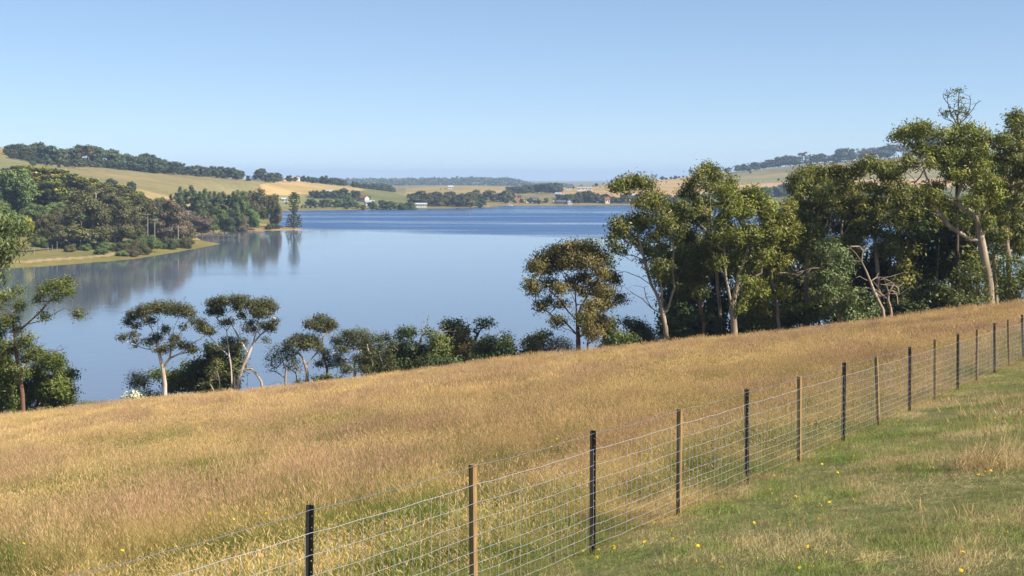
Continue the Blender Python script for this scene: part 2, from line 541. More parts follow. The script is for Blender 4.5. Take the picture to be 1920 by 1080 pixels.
t.links.new(h, b.inputs['Height']); t.links.new(b.outputs['Normal'], p.inputs['Normal'])
t.links.new(p.outputs['BSDF'], out.inputs['Surface'])
mb = MB()
mb.poly([(-2200, 60, 0), (2600, 60, 0), (2600, 1500, 0), (-2200, 1500, 0)])
tag(mb.build('water', m_water), kind='structure')

# ------------------------------------------------------------------ tree builder
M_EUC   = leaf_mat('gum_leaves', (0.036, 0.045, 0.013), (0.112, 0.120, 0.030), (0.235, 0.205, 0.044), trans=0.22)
M_EUCY  = leaf_mat('yellow_green_gum_leaves', (0.055, 0.064, 0.014), (0.165, 0.165, 0.034), (0.290, 0.250, 0.055), trans=0.28)
M_EUCB  = leaf_mat('blue_green_gum_leaves', (0.045, 0.062, 0.022), (0.120, 0.140, 0.052), (0.190, 0.200, 0.076), trans=0.22)
M_EUCD  = leaf_mat('dark_and_shade_toned_leaves', (0.018, 0.028, 0.012), (0.050, 0.066, 0.022), (0.085, 0.095, 0.028), trans=0.18)  # dark green of the shrubs; on the rear gums, shade put into the colour
M_TEA   = leaf_mat('tea_tree_leaves', (0.025, 0.027, 0.010), (0.060, 0.061, 0.022), (0.090, 0.085, 0.028), trans=0.12)
M_BROWN = leaf_mat('bronze_leaves', (0.055, 0.042, 0.016), (0.125, 0.092, 0.032), (0.170, 0.122, 0.040), trans=0.22)
M_WATT  = leaf_mat('wattle_leaves', (0.028, 0.042, 0.010), (0.080, 0.100, 0.020), (0.190, 0.190, 0.034), trans=0.2)
M_OLIVE = leaf_mat('olive_shrub_leaves', (0.050, 0.060, 0.018), (0.120, 0.130, 0.038), (0.190, 0.180, 0.055), trans=0.2)
M_PURP  = leaf_mat('twiggy_shrub_leaves', (0.060, 0.048, 0.030), (0.120, 0.092, 0.052), (0.155, 0.120, 0.065), trans=0.1)
M_FLOW  = leaf_mat('white_blossom', (0.16, 0.20, 0.09), (0.50, 0.50, 0.36), (0.72, 0.70, 0.56), trans=0.1)
B_WHITE = bark_mat('pale_papery_bark', (0.33, 0.25, 0.19), (0.66, 0.58, 0.50), 2.2)
B_GUM   = bark_mat('gum_bark', (0.16, 0.115, 0.08), (0.43, 0.335, 0.245), 1.6)
B_RED   = bark_mat('red_brown_bark', (0.10, 0.05, 0.034), (0.24, 0.135, 0.09), 2.0)
B_DARK  = bark_mat('dark_bark', (0.045, 0.033, 0.026), (0.12, 0.088, 0.066), 2.0)
B_DEAD  = bark_mat('bleached_dead_wood', (0.20, 0.15, 0.115), (0.46, 0.37, 0.29), 2.5)

def unit(v):
    return v / (np.linalg.norm(v, axis=-1, keepdims=True) + 1e-9)

def leaf_cloud(R, C, RAD, dens, L, Wd, droop=0.0, sprig=0.40, per=22, shell=0.45, out_w=0.9, cap=4000):
    """leaves of a crown. C (k,3) clump centres, RAD (k,3) clump radii, dens leaves per square metre of clump outline.
       A clump is a set of sprigs, a sprig a loose bunch of leaves."""
    P, Nn, v, tip = [], [], [], []
    for c, r in zip(C, RAD):
        n = int(min(cap, max(14, 2.1 * dens * r[0] * r[2] * 3.1)))
        k = max(3, n // per)
        d = unit(R.normal(size=(k, 3)))
        rad = R.random((k, 1)) ** shell
        sc = c + d * rad * r * 0.92
        idx = R.integers(0, k, n)
        g = R.normal(size=(n, 3)) * sprig * np.array([1, 1, 0.8])
        p = sc[idx] + g
        P.append(p)
        nn = d[idx] * out_w + unit(g) * 0.5 + R.normal(size=(n, 3)) * 0.55
        nn[:, 2] += 0.25
        Nn.append(unit(nn))
        cv = R.random() * 0.5
        v.append(np.clip(cv + R.random(n) * 0.6 + (R.random(k) * 0.25)[idx], 0, 1))
        up = (d[idx][:, 2] * rad[idx][:, 0])
        tip.append(np.clip((up - 0.25) * 1.3 + g[:, 2] / sprig * 0.25, 0, 1) * (0.3 + 0.7 * R.random(n)))  # higher leaves take the tip colour: gold on cypress, painted sunlit tops on gums
    P = np.concatenate(P); Nn = np.concatenate(Nn)
    n = len(P)
    a = np.cross(Nn, R.normal(size=(n, 3)))
    if droop:
        dn = np.array([0, 0, -1.0]) - Nn * (-Nn[:, 2:3])
        a = unit(a) * (1 - droop) + dn * droop
    a = unit(a)
    b = np.cross(Nn, a)
    s = (0.8 + 0.7 * R.random((n, 1)))
    a = a * L * 0.5 * s; b = b * Wd * 0.5 * s
    V = np.stack([P - a, P + b - a * 0.15, P + a, P - b - a * 0.15], 1).reshape(-1, 3)
    Fc = np.arange(n * 4).reshape(n, 4)
    return V, Fc, np.concatenate(v), np.concatenate(tip)

class Skel:
    def __init__(s):
        s.p, s.par, s.sub, s.minr = [], [], [], []
    def add(s, p, par, minr=0.0):
        s.p.append(np.asarray(p, float)); s.par.append(par); s.minr.append(minr)
        return len(s.p) - 1
    def line(s, pts, par=None, minr=0.0):
        out = []
        for p in pts:
            par = s.add(p, -1 if par is None else par, minr)
            out.append(par)
        return out
    def near(s, p):
        return int(np.argmin([np.linalg.norm(q - p) for q in s.p]))
    def reach(s, R, c, wig=0.12, low=0.0, steps=5):
        """grow a limb to a clump centre from the best node below it"""
        A = np.array(s.p)
        d = np.linalg.norm(A - c, axis=1)
        pen = np.where(A[:, 2] > c[2] - 0.15 * d - low, 3.0 + (A[:, 2] - c[2]).clip(0) * 3, 0)
        i = int(np.argmin(d + pen * 0.8 + 0.15 * (c[2] - A[:, 2]).clip(0)))
        a = A[i]
        L = np.linalg.norm(c - a)
        if L < 0.25:
            return i
        n = max(2, min(steps, int(L / 0.5) + 1))
        par = i
        bend = R.normal(size=3) * wig * L
        bend[2] = -abs(bend[2]) * 0.4 + 0.05 * L
        for k in range(1, n + 1):
            t_ = k / n
            p = a + (c - a) * t_ + bend * math.sin(math.pi * t_) + R.normal(size=3) * 0.03 * L
            if k == n: p = c
            par = s.add(p, par)
        return par
    def mesh(s, name, base_r, tip_r=0.02, p=2.4, sides=6, min_r=0.0):
        n = len(s.p)
        ch = [[] for _ in range(n)]
        for i, q in enumerate(s.par):
            if q >= 0: ch[q].append(i)
        r = np.zeros(n)
        for i in range(n - 1, -1, -1):
            r[i] = tip_r if not ch[i] else (sum(r[c] ** p for c in ch[i])) ** (1 / p) * 1.01
        roots = [i for i in range(n) if s.par[i] < 0]
        mx = max(r[i] for i in roots)
        if base_r: 
            k = math.log(base_r / tip_r) / math.log(max(mx / tip_r, 1.5))
            r = tip_r * (r / tip_r) ** k
        r = np.maximum(np.maximum(r * 0.85, min_r), np.array(s.minr))
        mb = MB()
        def chain(start, first):
            pts, rad = [], []
            if first is not None:
                pts.append(s.p[first]); rad.append(min(r[first], r[start] * 1.15))
            i = start
            while True:
                pts.append(s.p[i]); rad.append(r[i])
                if not ch[i]: break
                c = sorted(ch[i], key=lambda k: -r[k])
                for o in c[1:]: todo.append((o, i))
                i = c[0]
            if len(pts) > 1:
                rad = np.array(rad)
                if first is None:
                    rad[0] *= 1.35
                mb.tube(pts, rad, sides if rad.max() > 0.05 else 4, cap=False)
        todo = [(i, None) for i in roots]
        while todo:
            a, b = todo.pop()
            chain(a, b)
        return mb.mesh(name, smooth=True)

def ftree(name, label, cat, Y, trunks, clumps, leaf, bark, seed=0, base_r=0.2, L=0.24, Wd=0.09, dens=90, droop=0.0, depth=1.0,
          sprig=0.40, group=None, twig=0.015, dead=(), flat=0.0, bare=(), parts=('trunk', 'crown'), sub=2, per=22, puff=1.0, zbury=0.25):
    """a tree seen in the photograph: trunk lines and clumps are given where they show (photo pixels) and set at their own depth.
       trunks: polylines [(px,py,(dY))]; clumps: (px,py,rx,ry); bare: leafless limbs"""
    R = np.random.default_rng(seed + 1000)
    k = Y / F
    base = W(*trunks[0][0][:2], Y + (trunks[0][0][2] if len(trunks[0][0]) > 2 else 0))
    gz = float(near_z(base[0], base[1]))
    org = np.array([base[0], base[1], gz])
    root = empty(name, org)
    tag(root, label, cat, group)
    sk = Skel()
    for i, tl in enumerate(trunks):
        pts = [W(q[0], q[1], Y + (q[2] if len(q) > 2 else 0)) for q in tl]
        grounded = (i == 0) or (len(tl[0]) > 3)
        # resample with a little irregularity
        pp = []
        for a, b in zip(pts[:-1], pts[1:]):
            m_ = max(1, int(np.linalg.norm(b - a) / 0.7))
            for j in range(m_):
                t_ = j / m_
                pp.append(a + (b - a) * t_ + (R.normal(size=3) * 0.03 if j else 0))
        pp.append(pts[-1])
        pp = np.array(pp)
        if grounded:
            g = float(near_z(pp[0][0], pp[0][1]))
            pp[0][2] = min(pp[0][2], g - zbury)
            sk.line(pp - org)
        else:
            sk.line(pp[1:] - org, sk.near(pp[0] - org))
    C, RAD = [], []
    for cl in clumps:
        px, py, rx, ry = cl[:4]
        rx, ry = rx * puff, ry * puff
        dy = (cl[4] if len(cl) > 4 else R.normal() * depth)
        c = W(px, py, Y + dy) - org
        r = np.array([rx * k, max(rx, ry) * k * 0.9, ry * k])
        # break the clump into lesser ones
        n = max(1, int(round(sub * rx * ry * k * k * 0.9)))
        if n == 1:
            C.append(c); RAD.append(r)
        else:
            n = min(int(n * 1.5) + 1, 14)
            for _ in range(n):
                d = unit(R.normal(size=3)) * R.random() ** 0.5
                f = 0.26 + 0.36 * R.random() ** 1.2
                C.append(c + d * r * (1.05 - f * 0.55)); RAD.append(r * f * np.array([1.15, 1.15, 1.0 - flat]))
    C = np.array(C) if C else np.zeros((0, 3)); RAD = np.array(RAD) if len(RAD) else np.zeros((0, 3))
    order = np.argsort(C[:, 2]) if len(C) else []
    for i in order:
        j = sk.reach(R, C[i] - np.array([0, 0, RAD[i][2] * 0.3]))
        for _ in range(3):
            q = C[i] + R.normal(size=3) * RAD[i] * 0.55
            sk.line([(sk.p[j] + q) / 2 + R.normal(size=3) * 0.06, q], j)
    for bl in bare:
        pts = [W(q[0], q[1], Y + (q[2] if len(q) > 2 else 0)) - org for q in bl]
        ids = sk.line(pts[1:], sk.near(pts[0]), 0.03)
        for a in ids:
            for _ in range(2):
                d = R.normal(size=3) * 0.35; d[2] = abs(d[2]) * 0.7
                sk.line([sk.p[a] + d * 0.6, sk.p[a] + d * 1.5 + R.normal(size=3) * 0.1], a)
    link(parts[0], sk.mesh(parts[0], base_r, twig), bark, root)
    if len(C):
        V_, F_, v_, tip_ = leaf_cloud(R, C, RAD, dens, L, Wd, droop, sprig, per)
        low = float(near_z(org[0], org[1])) - org[2]
        link(parts[1], fast_mesh(parts[1], V_, F_, 4, {'v': ('FACE', v_), 'tip': ('FACE', tip_)}), leaf, root)
    return root

def bush(name, label, cat, Y, clumps, leaf, seed=0, bark=None, **kw):
    """a shrub: several stems from the ground up into the clumps"""
    cx = np.mean([c[0] for c in clumps]); 
    X = (cx - 960) / F * Y
    py = HY - (float(near_z(X, Y)) - CZ) / Y * F
    tr = [[(cx, py), (cx + 2, py - 8)]]
    for c in clumps[:4]:
        tr.append([((cx + c[0]) / 2, py, 0.2, 1), (c[0], min(c[1] + c[3] * 0.3, py - 3))])
    kw.setdefault('base_r', 0.09)
    kw.setdefault('depth', 0.6)
    kw.setdefault('puff', 1.15)
    return ftree(name, label, cat, Y, tr, clumps, leaf, bark or B_DARK, seed, parts=('stem', 'foliage'), **kw)

# ------------------------------------------------------------------ trees along the foot of the paddock, from the left
ftree('gum_tree', 'overhanging gum branch with large hanging leaves cut off by the left edge', 'tree', 78,
      [[(-75, 800), (-70, 650), (-55, 560), (-30, 500), (-10, 470)], [(-55, 560), (-20, 520), (0, 505)], [(-30, 500), (0, 470), (22, 440)]],
      [(22, 425, 30, 16), (45, 432, 18, 16), (10, 455, 24, 18), (30, 462, 22, 12), (0, 480, 22, 16), (-10, 430, 30, 26), (2, 405, 16, 14), (8, 495, 20, 12), (2, 520, 10, 14),
       (-40, 480, 40, 30), (-50, 420, 40, 40), (-70, 540, 40, 40)],
      M_EUCB, B_GUM, 1, base_r=0.22, L=0.26, Wd=0.075, dens=110, droop=0.6, sprig=0.34, depth=0.5)
ftree('gum_tree', 'red-barked gum with one long limb reaching right over the water at far left', 'tree', 104,
      [[(44, 777), (42, 740), (36, 700), (30, 660), (28, 625), (22, 590), (10, 570)], [(28, 630), (50, 608), (75, 585), (92, 565), (112, 548)],
       [(50, 610), (85, 598), (112, 582), (122, 578), (140, 586)], [(26, 610), (12, 590), (-8, 585)]],
      [(82, 545, 16, 11), (100, 536, 22, 12), (122, 528, 20, 12), (128, 546, 14, 12), (70, 560, 12, 8), (108, 556, 16, 7), (148, 590, 11, 13), (86, 593, 14, 8),
       (5, 556, 24, 12), (35, 572, 16, 10), (-15, 575, 30, 20), (20, 600, 22, 14), (48, 640, 22, 16), (30, 620, 14, 10), (60, 655, 14, 10), (8, 650, 20, 18), (-20, 640, 30, 30), (30, 655, 20, 14), (52, 672, 18, 12), (18, 690, 22, 16), (44, 700, 16, 12), (0, 610, 24, 16), (30, 545, 12, 7)],
      M_WATT, B_RED, 2, base_r=0.22, L=0.20, Wd=0.07, dens=190, sprig=0.26, depth=0.7, bare=[[(30, 660), (10, 655), (-4, 640)], [(34, 690), (12, 672), (0, 690)], [(40, 665), (75, 655), (100, 660), (118, 655)]])
ftree('wattle_tree', 'bushy bright-tipped wattle at the left edge of the paddock', 'tree', 108,
      [[(70, 772), (72, 740), (80, 705), (90, 680)], [(72, 745), (50, 715), (20, 690)], [(72, 742), (105, 720), (120, 705)]],
      [(100, 678, 30, 18), (75, 668, 24, 18), (118, 700, 24, 18), (95, 712, 34, 20), (130, 738, 22, 24), (105, 752, 38, 22), (65, 735, 34, 26), (60, 700, 28, 20), (30, 745, 36, 30), (0, 735, 36, 36),
       (20, 700, 26, 22), (-25, 700, 36, 50), (30, 772, 34, 12), (75, 768, 40, 14), (-15, 770, 30, 20)],
      M_WATT, B_DARK, 3, base_r=0.2, L=0.22, Wd=0.08, dens=270, sprig=0.3, depth=1.2, puff=1.1)
bush('flowering_bush', 'low bush covered in creamy white blossom beside pale-trunked tree', 'bush', 106, [(238, 747, 14, 9), (252, 741, 16, 10), (264, 748, 13, 8)], M_FLOW, 4, L=0.16, Wd=0.09, dens=190, sprig=0.2)
bush('tea_tree_bush', 'small rounded olive bush just above the white-flowered bush', 'bush', 109, [(258, 708, 18, 10), (270, 716, 14, 9), (252, 722, 14, 9), (272, 738, 16, 9), (288, 742, 14, 8)], M_TEA, 5, L=0.16, Wd=0.06, dens=190, sprig=0.25)
ftree('paperbark_tree', 'pale forked trunk with flat umbrella crown, leftmost of the pale-trunked trees', 'tree', 105,
      [[(309, 748), (309, 720), (306, 698), (305, 690)], [(305, 690), (298, 660), (292, 635), (284, 615), (272, 600)], [(305, 690), (318, 672), (323, 640), (327, 612), (337, 592)],
       [(300, 665), (308, 640), (303, 618), (305, 600)], [(292, 640), (278, 636), (262, 637), (248, 633)], [(318, 672), (335, 664), (345, 655)], [(306, 655), (296, 630), (295, 600)]],
      [(250, 592, 16, 11), (268, 584, 20, 13), (292, 576, 24, 13), (318, 578, 22, 14), (342, 580, 18, 14), (358, 588, 9, 11), (239, 604, 10, 7), (256, 610, 12, 5), (230, 633, 10, 6), (249, 628, 11, 5), (254, 644, 7, 6),
       (308, 618, 11, 7), (294, 632, 14, 8), (280, 641, 13, 6), (328, 636, 14, 8), (346, 646, 14, 9), (360, 655, 12, 8), (300, 655, 15, 7), (318, 650, 12, 6), (366, 604, 10, 7), (380, 606, 10, 7), (388, 618, 12, 7), (372, 614, 9, 5), (345, 613, 9, 4), (280, 600, 16, 7)],
      M_TEA, B_WHITE, 6, base_r=0.21, L=0.15, Wd=0.06, dens=420, sprig=0.2, depth=0.8, flat=0.15)
ftree('paperbark_tree', 'three pale stems under one wide flat crown, tallest of the pale-trunked trees', 'tree', 105.5,
      [[(437, 735), (434, 700), (430, 668), (427, 640), (425, 620), (420, 595)], [(447, 734, 0.4, 1), (450, 705), (456, 686), (466, 664), (474, 645), (481, 620), (486, 596)],
       [(465, 733, -0.6, 1), (464, 700), (463, 670), (452, 645), (449, 620), (452, 590)], [(427, 668), (412, 652), (398, 636), (388, 626)], [(427, 625), (437, 604), (442, 585)],
       [(474, 645), (488, 628), (502, 618)], [(456, 660), (446, 630), (436, 610)]],
      [(400, 568, 15, 11), (418, 566, 18, 12), (394, 584, 9, 8), (412, 582, 16, 10), (438, 562, 14, 10), (452, 560, 13, 9), (448, 576, 14, 10), (470, 570, 14, 10), (490, 570, 20, 13), (508, 574, 14, 13), (494, 588, 18, 10), (478, 584, 14, 9),
       (516, 602, 8, 6), (508, 614, 14, 8), (496, 610, 12, 6), (470, 606, 12, 6), (452, 592, 14, 5), (428, 602, 14, 5), (416, 606, 8, 4), (476, 618, 9, 6), (500, 637, 6, 4), (460, 615, 8, 4), (384, 618, 12, 6), (396, 622, 10, 6)],
      M_TEA, B_WHITE, 7, base_r=0.18, L=0.15, Wd=0.06, dens=420, sprig=0.2, depth=0.8, flat=0.15)
ftree('leaning_dead_limb', 'bare pale limb slanting to the ground right of the three-stemmed tree', 'dead limb', 104.6,
      [[(498, 731), (490, 715), (482, 703), (472, 692), (466, 690)], [(472, 692), (470, 686), (471, 683)]], [], M_TEA, B_DEAD, 8, base_r=0.13, bare=[[(474, 694), (460, 692), (452, 696)]])
bush('shrub', 'spreading dark green shrub right behind the leftmost pale trunk', 'bush', 111, [(345, 700, 26, 14), (322, 708, 22, 10), (360, 688, 20, 12), (330, 725, 22, 12), (350, 722, 26, 14), (300, 700, 14, 7), (285, 705, 10, 6)], M_WATT, 9, L=0.22, Wd=0.1, dens=170, sprig=0.3)
bush('shrub', 'tall dense dark shrub between the two largest pale-trunked trees', 'bush', 110, [(405, 665, 18, 14), (392, 680, 22, 16), (385, 705, 24, 18), (410, 700, 22, 18), (430, 680, 20, 18), (445, 690, 14, 16), (400, 728, 30, 12), (378, 726, 22, 10), (425, 720, 20, 14), (395, 652, 10, 8), (440, 655, 12, 10), (450, 668, 8, 10)], M_EUCD, 10, L=0.24, Wd=0.11, dens=190, sprig=0.3)
ftree('tea_tree', 'small fine-leaved sapling with pale stem in front of the dark shrub', 'tree', 106,
      [[(415, 733), (412, 715), (407, 695)], [(412, 715), (400, 706), (392, 712)]], [(406, 690, 12, 12), (398, 702, 10, 10), (412, 680, 10, 8), (394, 718, 8, 6), (416, 700, 8, 8)], M_OLIVE, B_DEAD, 11, base_r=0.1, L=0.18, Wd=0.05, dens=130, sprig=0.3)
ftree('tea_tree', 'flat-topped tea tree with crown high above a thin stem behind the dark shrub', 'tree', 109,
      [[(440, 735), (438, 700), (432, 665)]], [(428, 640, 22, 8), (445, 648, 16, 10), (418, 650, 16, 8), (455, 640, 10, 8), (435, 660, 18, 7)], M_TEA, B_DARK, 12, base_r=0.14, L=0.16, Wd=0.06, dens=260, sprig=0.22)
ftree('tea_tree', 'dark wispy tree leaning left, first of the small group past the slanting limb', 'tree', 105,
      [[(537, 724), (535, 708), (537, 692), (530, 678), (524, 670)], [(533, 684), (518, 690), (508, 686)]],
      [(516, 662, 14, 9), (528, 656, 12, 8), (508, 670, 10, 7), (522, 674, 14, 6), (512, 684, 10, 6), (506, 694, 6, 4), (534, 668, 8, 8)], M_EUCD, B_GUM, 13, base_r=0.12, L=0.2, Wd=0.05, dens=140, sprig=0.3)
ftree('fallen_limb', 'thin dark limb arching up from the grass beside the wispy dark tree', 'dead limb', 104.5,
      [[(538, 724), (528, 717), (518, 716), (508, 721), (500, 726)]], [], M_TEA, B_DARK, 14, base_r=0.09)
ftree('tea_tree', 'broad dome-topped tree with short dark trunk and pale forked limbs', 'tree', 105,
      [[(576, 719), (576, 700), (573, 686)], [(573, 686), (567, 670), (558, 660)], [(573, 686), (585, 672), (594, 662), (602, 654)], [(573, 688), (584, 680), (586, 666)]],
      [(545, 644, 13, 9), (560, 636, 18, 10), (580, 636, 18, 10), (592, 644, 14, 10), (570, 648, 20, 8), (600, 652, 8, 7), (538, 655, 8, 6), (556, 690, 6, 4)], M_TEA, B_DEAD, 15, base_r=0.17, L=0.15, Wd=0.06, dens=420, sprig=0.2, flat=0.1)
ftree('tea_tree', 'thin stem leaning out from under the dome-topped tree', 'tree', 105.6,
      [[(562, 716), (556, 702), (550, 690), (547, 676)]], [(545, 668, 9, 9), (552, 680, 8, 6), (540, 688, 7, 5), (550, 658, 10, 6)], M_EUCD, B_DEAD, 16, base_r=0.09, L=0.17, Wd=0.06, dens=240, sprig=0.22)
ftree('tea_tree', 'tall slim tree with a single round umbrella crown standing above its neighbours', 'tree', 106,
      [[(615, 704), (613, 690), (607, 672), (605, 650), (606, 632)], [(606, 640), (596, 626), (588, 618)], [(606, 638), (614, 626), (622, 618)]],
      [(582, 608, 14, 9), (600, 598, 18, 8), (616, 604, 14, 9), (626, 612, 8, 7), (596, 614, 16, 7), (610, 616, 14, 7), (608, 660, 10, 6), (600, 682, 10, 6), (620, 684, 8, 6), (612, 672, 9, 6)], M_TEA, B_GUM, 17, base_r=0.13, L=0.15, Wd=0.06, dens=420, sprig=0.2, flat=0.1)
bush('low_bush', 'low bright green bush at the grass edge below the slim umbrella tree', 'bush', 104.5, [(596, 712, 14, 6), (612, 707, 14, 7), (628, 711, 13, 6)], M_WATT, 18, L=0.17, Wd=0.07, dens=190, sprig=0.18)
bush('low_bush', 'little dark bush at the foot of the dome-topped tree', 'bush', 104.5, [(566, 716, 9, 6), (556, 719, 6, 4)], M_WATT, 19, L=0.16, Wd=0.06, dens=190, sprig=0.16)
ftree('tea_tree', 'wide dark-crowned tree with short white crooked trunk right of the slim umbrella tree', 'tree', 105,
      [[(661, 713), (666, 697), (664, 684), (667, 668)], [(666, 690), (680, 684), (690, 684)], [(665, 680), (652, 674), (640, 668)]],
      [(634, 640, 16, 12), (652, 628, 20, 10), (672, 626, 20, 10), (690, 634, 14, 12), (640, 656, 16, 10), (662, 644, 20, 12), (682, 650, 18, 12), (630, 670, 10, 8), (650, 692, 14, 10), (640, 680, 14, 10), (684, 690, 16, 12), (672, 672, 18, 9), (694, 668, 14, 12), (690, 704, 14, 8)], M_TEA, B_WHITE, 20, base_r=0.18, L=0.15, Wd=0.06, dens=300, sprig=0.22)
ftree('tea_tree', 'brown-topped tree with a thin white stem, between the white-trunked tree and the dead limbs', 'tree', 106.5,
      [[(722, 703), (716, 680), (720, 660), (722, 648)], [(718, 672), (708, 655)]],
      [(708, 636, 14, 8), (724, 632, 14, 8), (735, 644, 10, 8), (716, 648, 14, 7), (728, 668, 12, 12), (712, 690, 14, 12), (735, 692, 14, 10)], M_TEA, B_DEAD, 21, base_r=0.12, L=0.15, Wd=0.06, dens=280, sprig=0.22)
ftree('dead_topped_tree', 'leafy tree with bare antler-like dead limbs sticking up against the water', 'tree', 107,
      [[(790, 702), (786, 680), (785, 660), (786, 645), (792, 628), (800, 612), (803, 590)], [(790, 634), (806, 626), (820, 619), (838, 603)], [(786, 648), (772, 640), (762, 634)]],
      [(758, 622, 14, 9), (772, 624, 12, 10), (750, 632, 10, 7), (782, 664, 14, 12), (765, 650, 18, 14), (750, 660, 18, 14), (800, 622, 8, 6), (764, 676, 20, 14), (745, 684, 18, 14)], M_EUCD, B_DEAD, 22, base_r=0.22, L=0.2, Wd=0.09, dens=220, sprig=0.26,
      bare=[[(803, 590), (802, 600)], [(795, 622), (790, 608)], [(820, 619), (832, 622)]])
for i, (lab, Yb, mat, cl) in enumerate([
    ('dense green shrub under the antler-like dead limbs', 105, M_EUCD, [(770, 690, 24, 12), (795, 684, 22, 14), (815, 678, 20, 14), (785, 700, 24, 8)]),
    ('yellow-green rounded bush just right of the antler-like dead limbs', 107, M_OLIVE, [(816, 634, 16, 10), (832, 642, 18, 12), (822, 652, 18, 10), (848, 652, 16, 12), (835, 664, 20, 12)]),
    ('dark green pointed bush rising behind the dead limbs to their right', 110, M_EUCD, [(842, 614, 13, 10), (858, 610, 13, 10), (868, 620, 12, 10), (850, 628, 16, 9), (838, 606, 8, 6)]),
    ('brownish bush with feathery top right of the yellow-green bush', 107, M_BROWN, [(866, 636, 14, 12), (876, 646, 13, 14), (866, 656, 14, 12), (882, 664, 14, 12)]),
    ('low dark bush at the grass edge beneath the brownish feathery bush', 105, M_EUCD, [(850, 680, 20, 10), (872, 680, 18, 9), (838, 686, 14, 8), (890, 676, 16, 10)]),
    ('pointed dark green bush, rightmost before the gap of open water', 106, M_EUCD, [(935, 646, 12, 14), (948, 636, 10, 12), (956, 652, 12, 12), (940, 664, 20, 12), (962, 664, 10, 9), (925, 660, 12, 12)]),
    ('dark green bush below the curved leafy branch', 105.5, M_EUCD, [(900, 652, 14, 12), (914, 642, 12, 12), (908, 666, 18, 10), (922, 676, 16, 7)])]):
    bush('shrub', lab, 'bush', Yb, cl, mat, 30 + i, L=0.2, Wd=0.085, dens=230, sprig=0.26)
ftree('curved_tree', 'small tree with a curved branch ending in a leafy tuft above the bushes', 'tree', 108,
      [[(884, 682), (886, 655), (890, 640), (898, 628), (902, 616), (906, 606)], [(888, 645), (896, 625), (890, 618)]],
      [(898, 604, 10, 6), (912, 602, 12, 6), (922, 606, 7, 6), (906, 612, 12, 6), (890, 620, 8, 5)], M_EUCD, B_DARK, 40, base_r=0.16, L=0.19, Wd=0.08, dens=140, sprig=0.24)
bush('shrub', 'yellow-green shrub left of the purplish twiggy shrub', 'bush', 107, [(990, 642, 13, 9), (1005, 636, 14, 10), (1020, 628, 14, 9), (1000, 655, 18, 12), (985, 662, 13, 9), (1012, 664, 16, 8)], M_OLIVE, 41, L=0.2, Wd=0.085, dens=200, sprig=0.26)
bush('shrub', 'purplish brown twiggy shrub left of the bronze-leaved tree', 'bush', 105.3, [(1030, 648, 22, 14), (1050, 644, 22, 14), (1065, 654, 18, 12), (1040, 662, 28, 10), (1020, 660, 16, 9)], M_PURP, 42, L=0.2, Wd=0.04, dens=150, sprig=0.28)
ftree('bronze_gum_tree', 'rounded bronze-leaved tree standing alone against the water at centre right', 'tree', 106,
      [[(1086, 660), (1084, 630), (1082, 600), (1080, 570), (1078, 545), (1076, 515), (1074, 490)], [(1082, 610), (1066, 585), (1048, 560), (1030, 545)], [(1081, 590), (1098, 560), (1112, 535), (1124, 520)],
       [(1080, 620), (1058, 602), (1040, 598)], [(1079, 560), (1060, 525), (1050, 500)], [(1080, 580), (1115, 565), (1145, 558)]],
      [(1005, 500, 14, 10), (1020, 485, 16, 11), (1040, 474, 18, 11), (1062, 468, 18, 11), (1085, 463, 20, 11), (1106, 470, 16, 11), (1118, 486, 14, 12), (1098, 490, 20, 12), (1072, 490, 20, 12), (1046, 495, 18, 12), (1024, 505, 14, 9),
       (996, 532, 14, 9), (1002, 545, 10, 6), (1014, 574, 10, 8), (1028, 565, 10, 6), (1030, 532, 14, 8), (1050, 540, 14, 8), (1142, 518, 14, 8), (1156, 524, 10, 7), (1128, 512, 12, 9), (1118, 540, 18, 10), (1138, 548, 16, 8), (1160, 562, 13, 7), (1132, 568, 18, 9),
       (1110, 575, 16, 12), (1096, 596, 14, 11), (1116, 598, 16, 10), (1108, 618, 16, 12), (1045, 602, 13, 7), (1052, 570, 10, 6), (1074, 530, 14, 9), (1094, 520, 14, 10), (1132, 605, 12, 9), (1090, 545, 12, 8)],
      M_BROWN, B_RED, 43, base_r=0.24, L=0.2, Wd=0.08, dens=290, sprig=0.28, depth=1.4, puff=1.3)
ftree('tea_tree', 'reddish slim sapling leaning right at the foot of the bronze-leaved tree', 'tree', 104.5,
      [[(1100, 664), (1102, 645), (1106, 625), (1112, 610)], [(1102, 645), (1116, 638), (1126, 632)]], [(1110, 612, 12, 9), (1120, 626, 12, 8), (1098, 618, 9, 8), (1112, 632, 10, 6)], M_BROWN, B_RED, 44, base_r=0.11, L=0.19, Wd=0.07, dens=200, sprig=0.26)
ftree('gum_tree', 'dark green gum top showing behind the bronze-leaved tree', 'tree', 116,
      [[(1132, 668), (1132, 600), (1128, 540), (1126, 490)], [(1128, 520), (1140, 500), (1146, 490)]],
      [(1108, 456, 10, 7), (1120, 458, 8, 7), (1128, 472, 12, 10), (1138, 484, 12, 10), (1122, 490, 12, 10), (1134, 500, 12, 8), (1148, 492, 8, 6), (1130, 560, 16, 30), (1142, 620, 18, 26)], M_EUC, B_GUM, 45, base_r=0.18, L=0.24, Wd=0.1, dens=95, sprig=0.3)
bush('shrub', 'bright green rounded shrub at the grass edge right of the bronze-leaved tree', 'bush', 105, [(1160, 632, 18, 10), (1180, 638, 16, 10), (1145, 642, 16, 10), (1168, 650, 26, 9), (1192, 650, 13, 7), (1135, 655, 14, 8)], M_WATT, 46, L=0.2, Wd=0.08, dens=230, sprig=0.25)
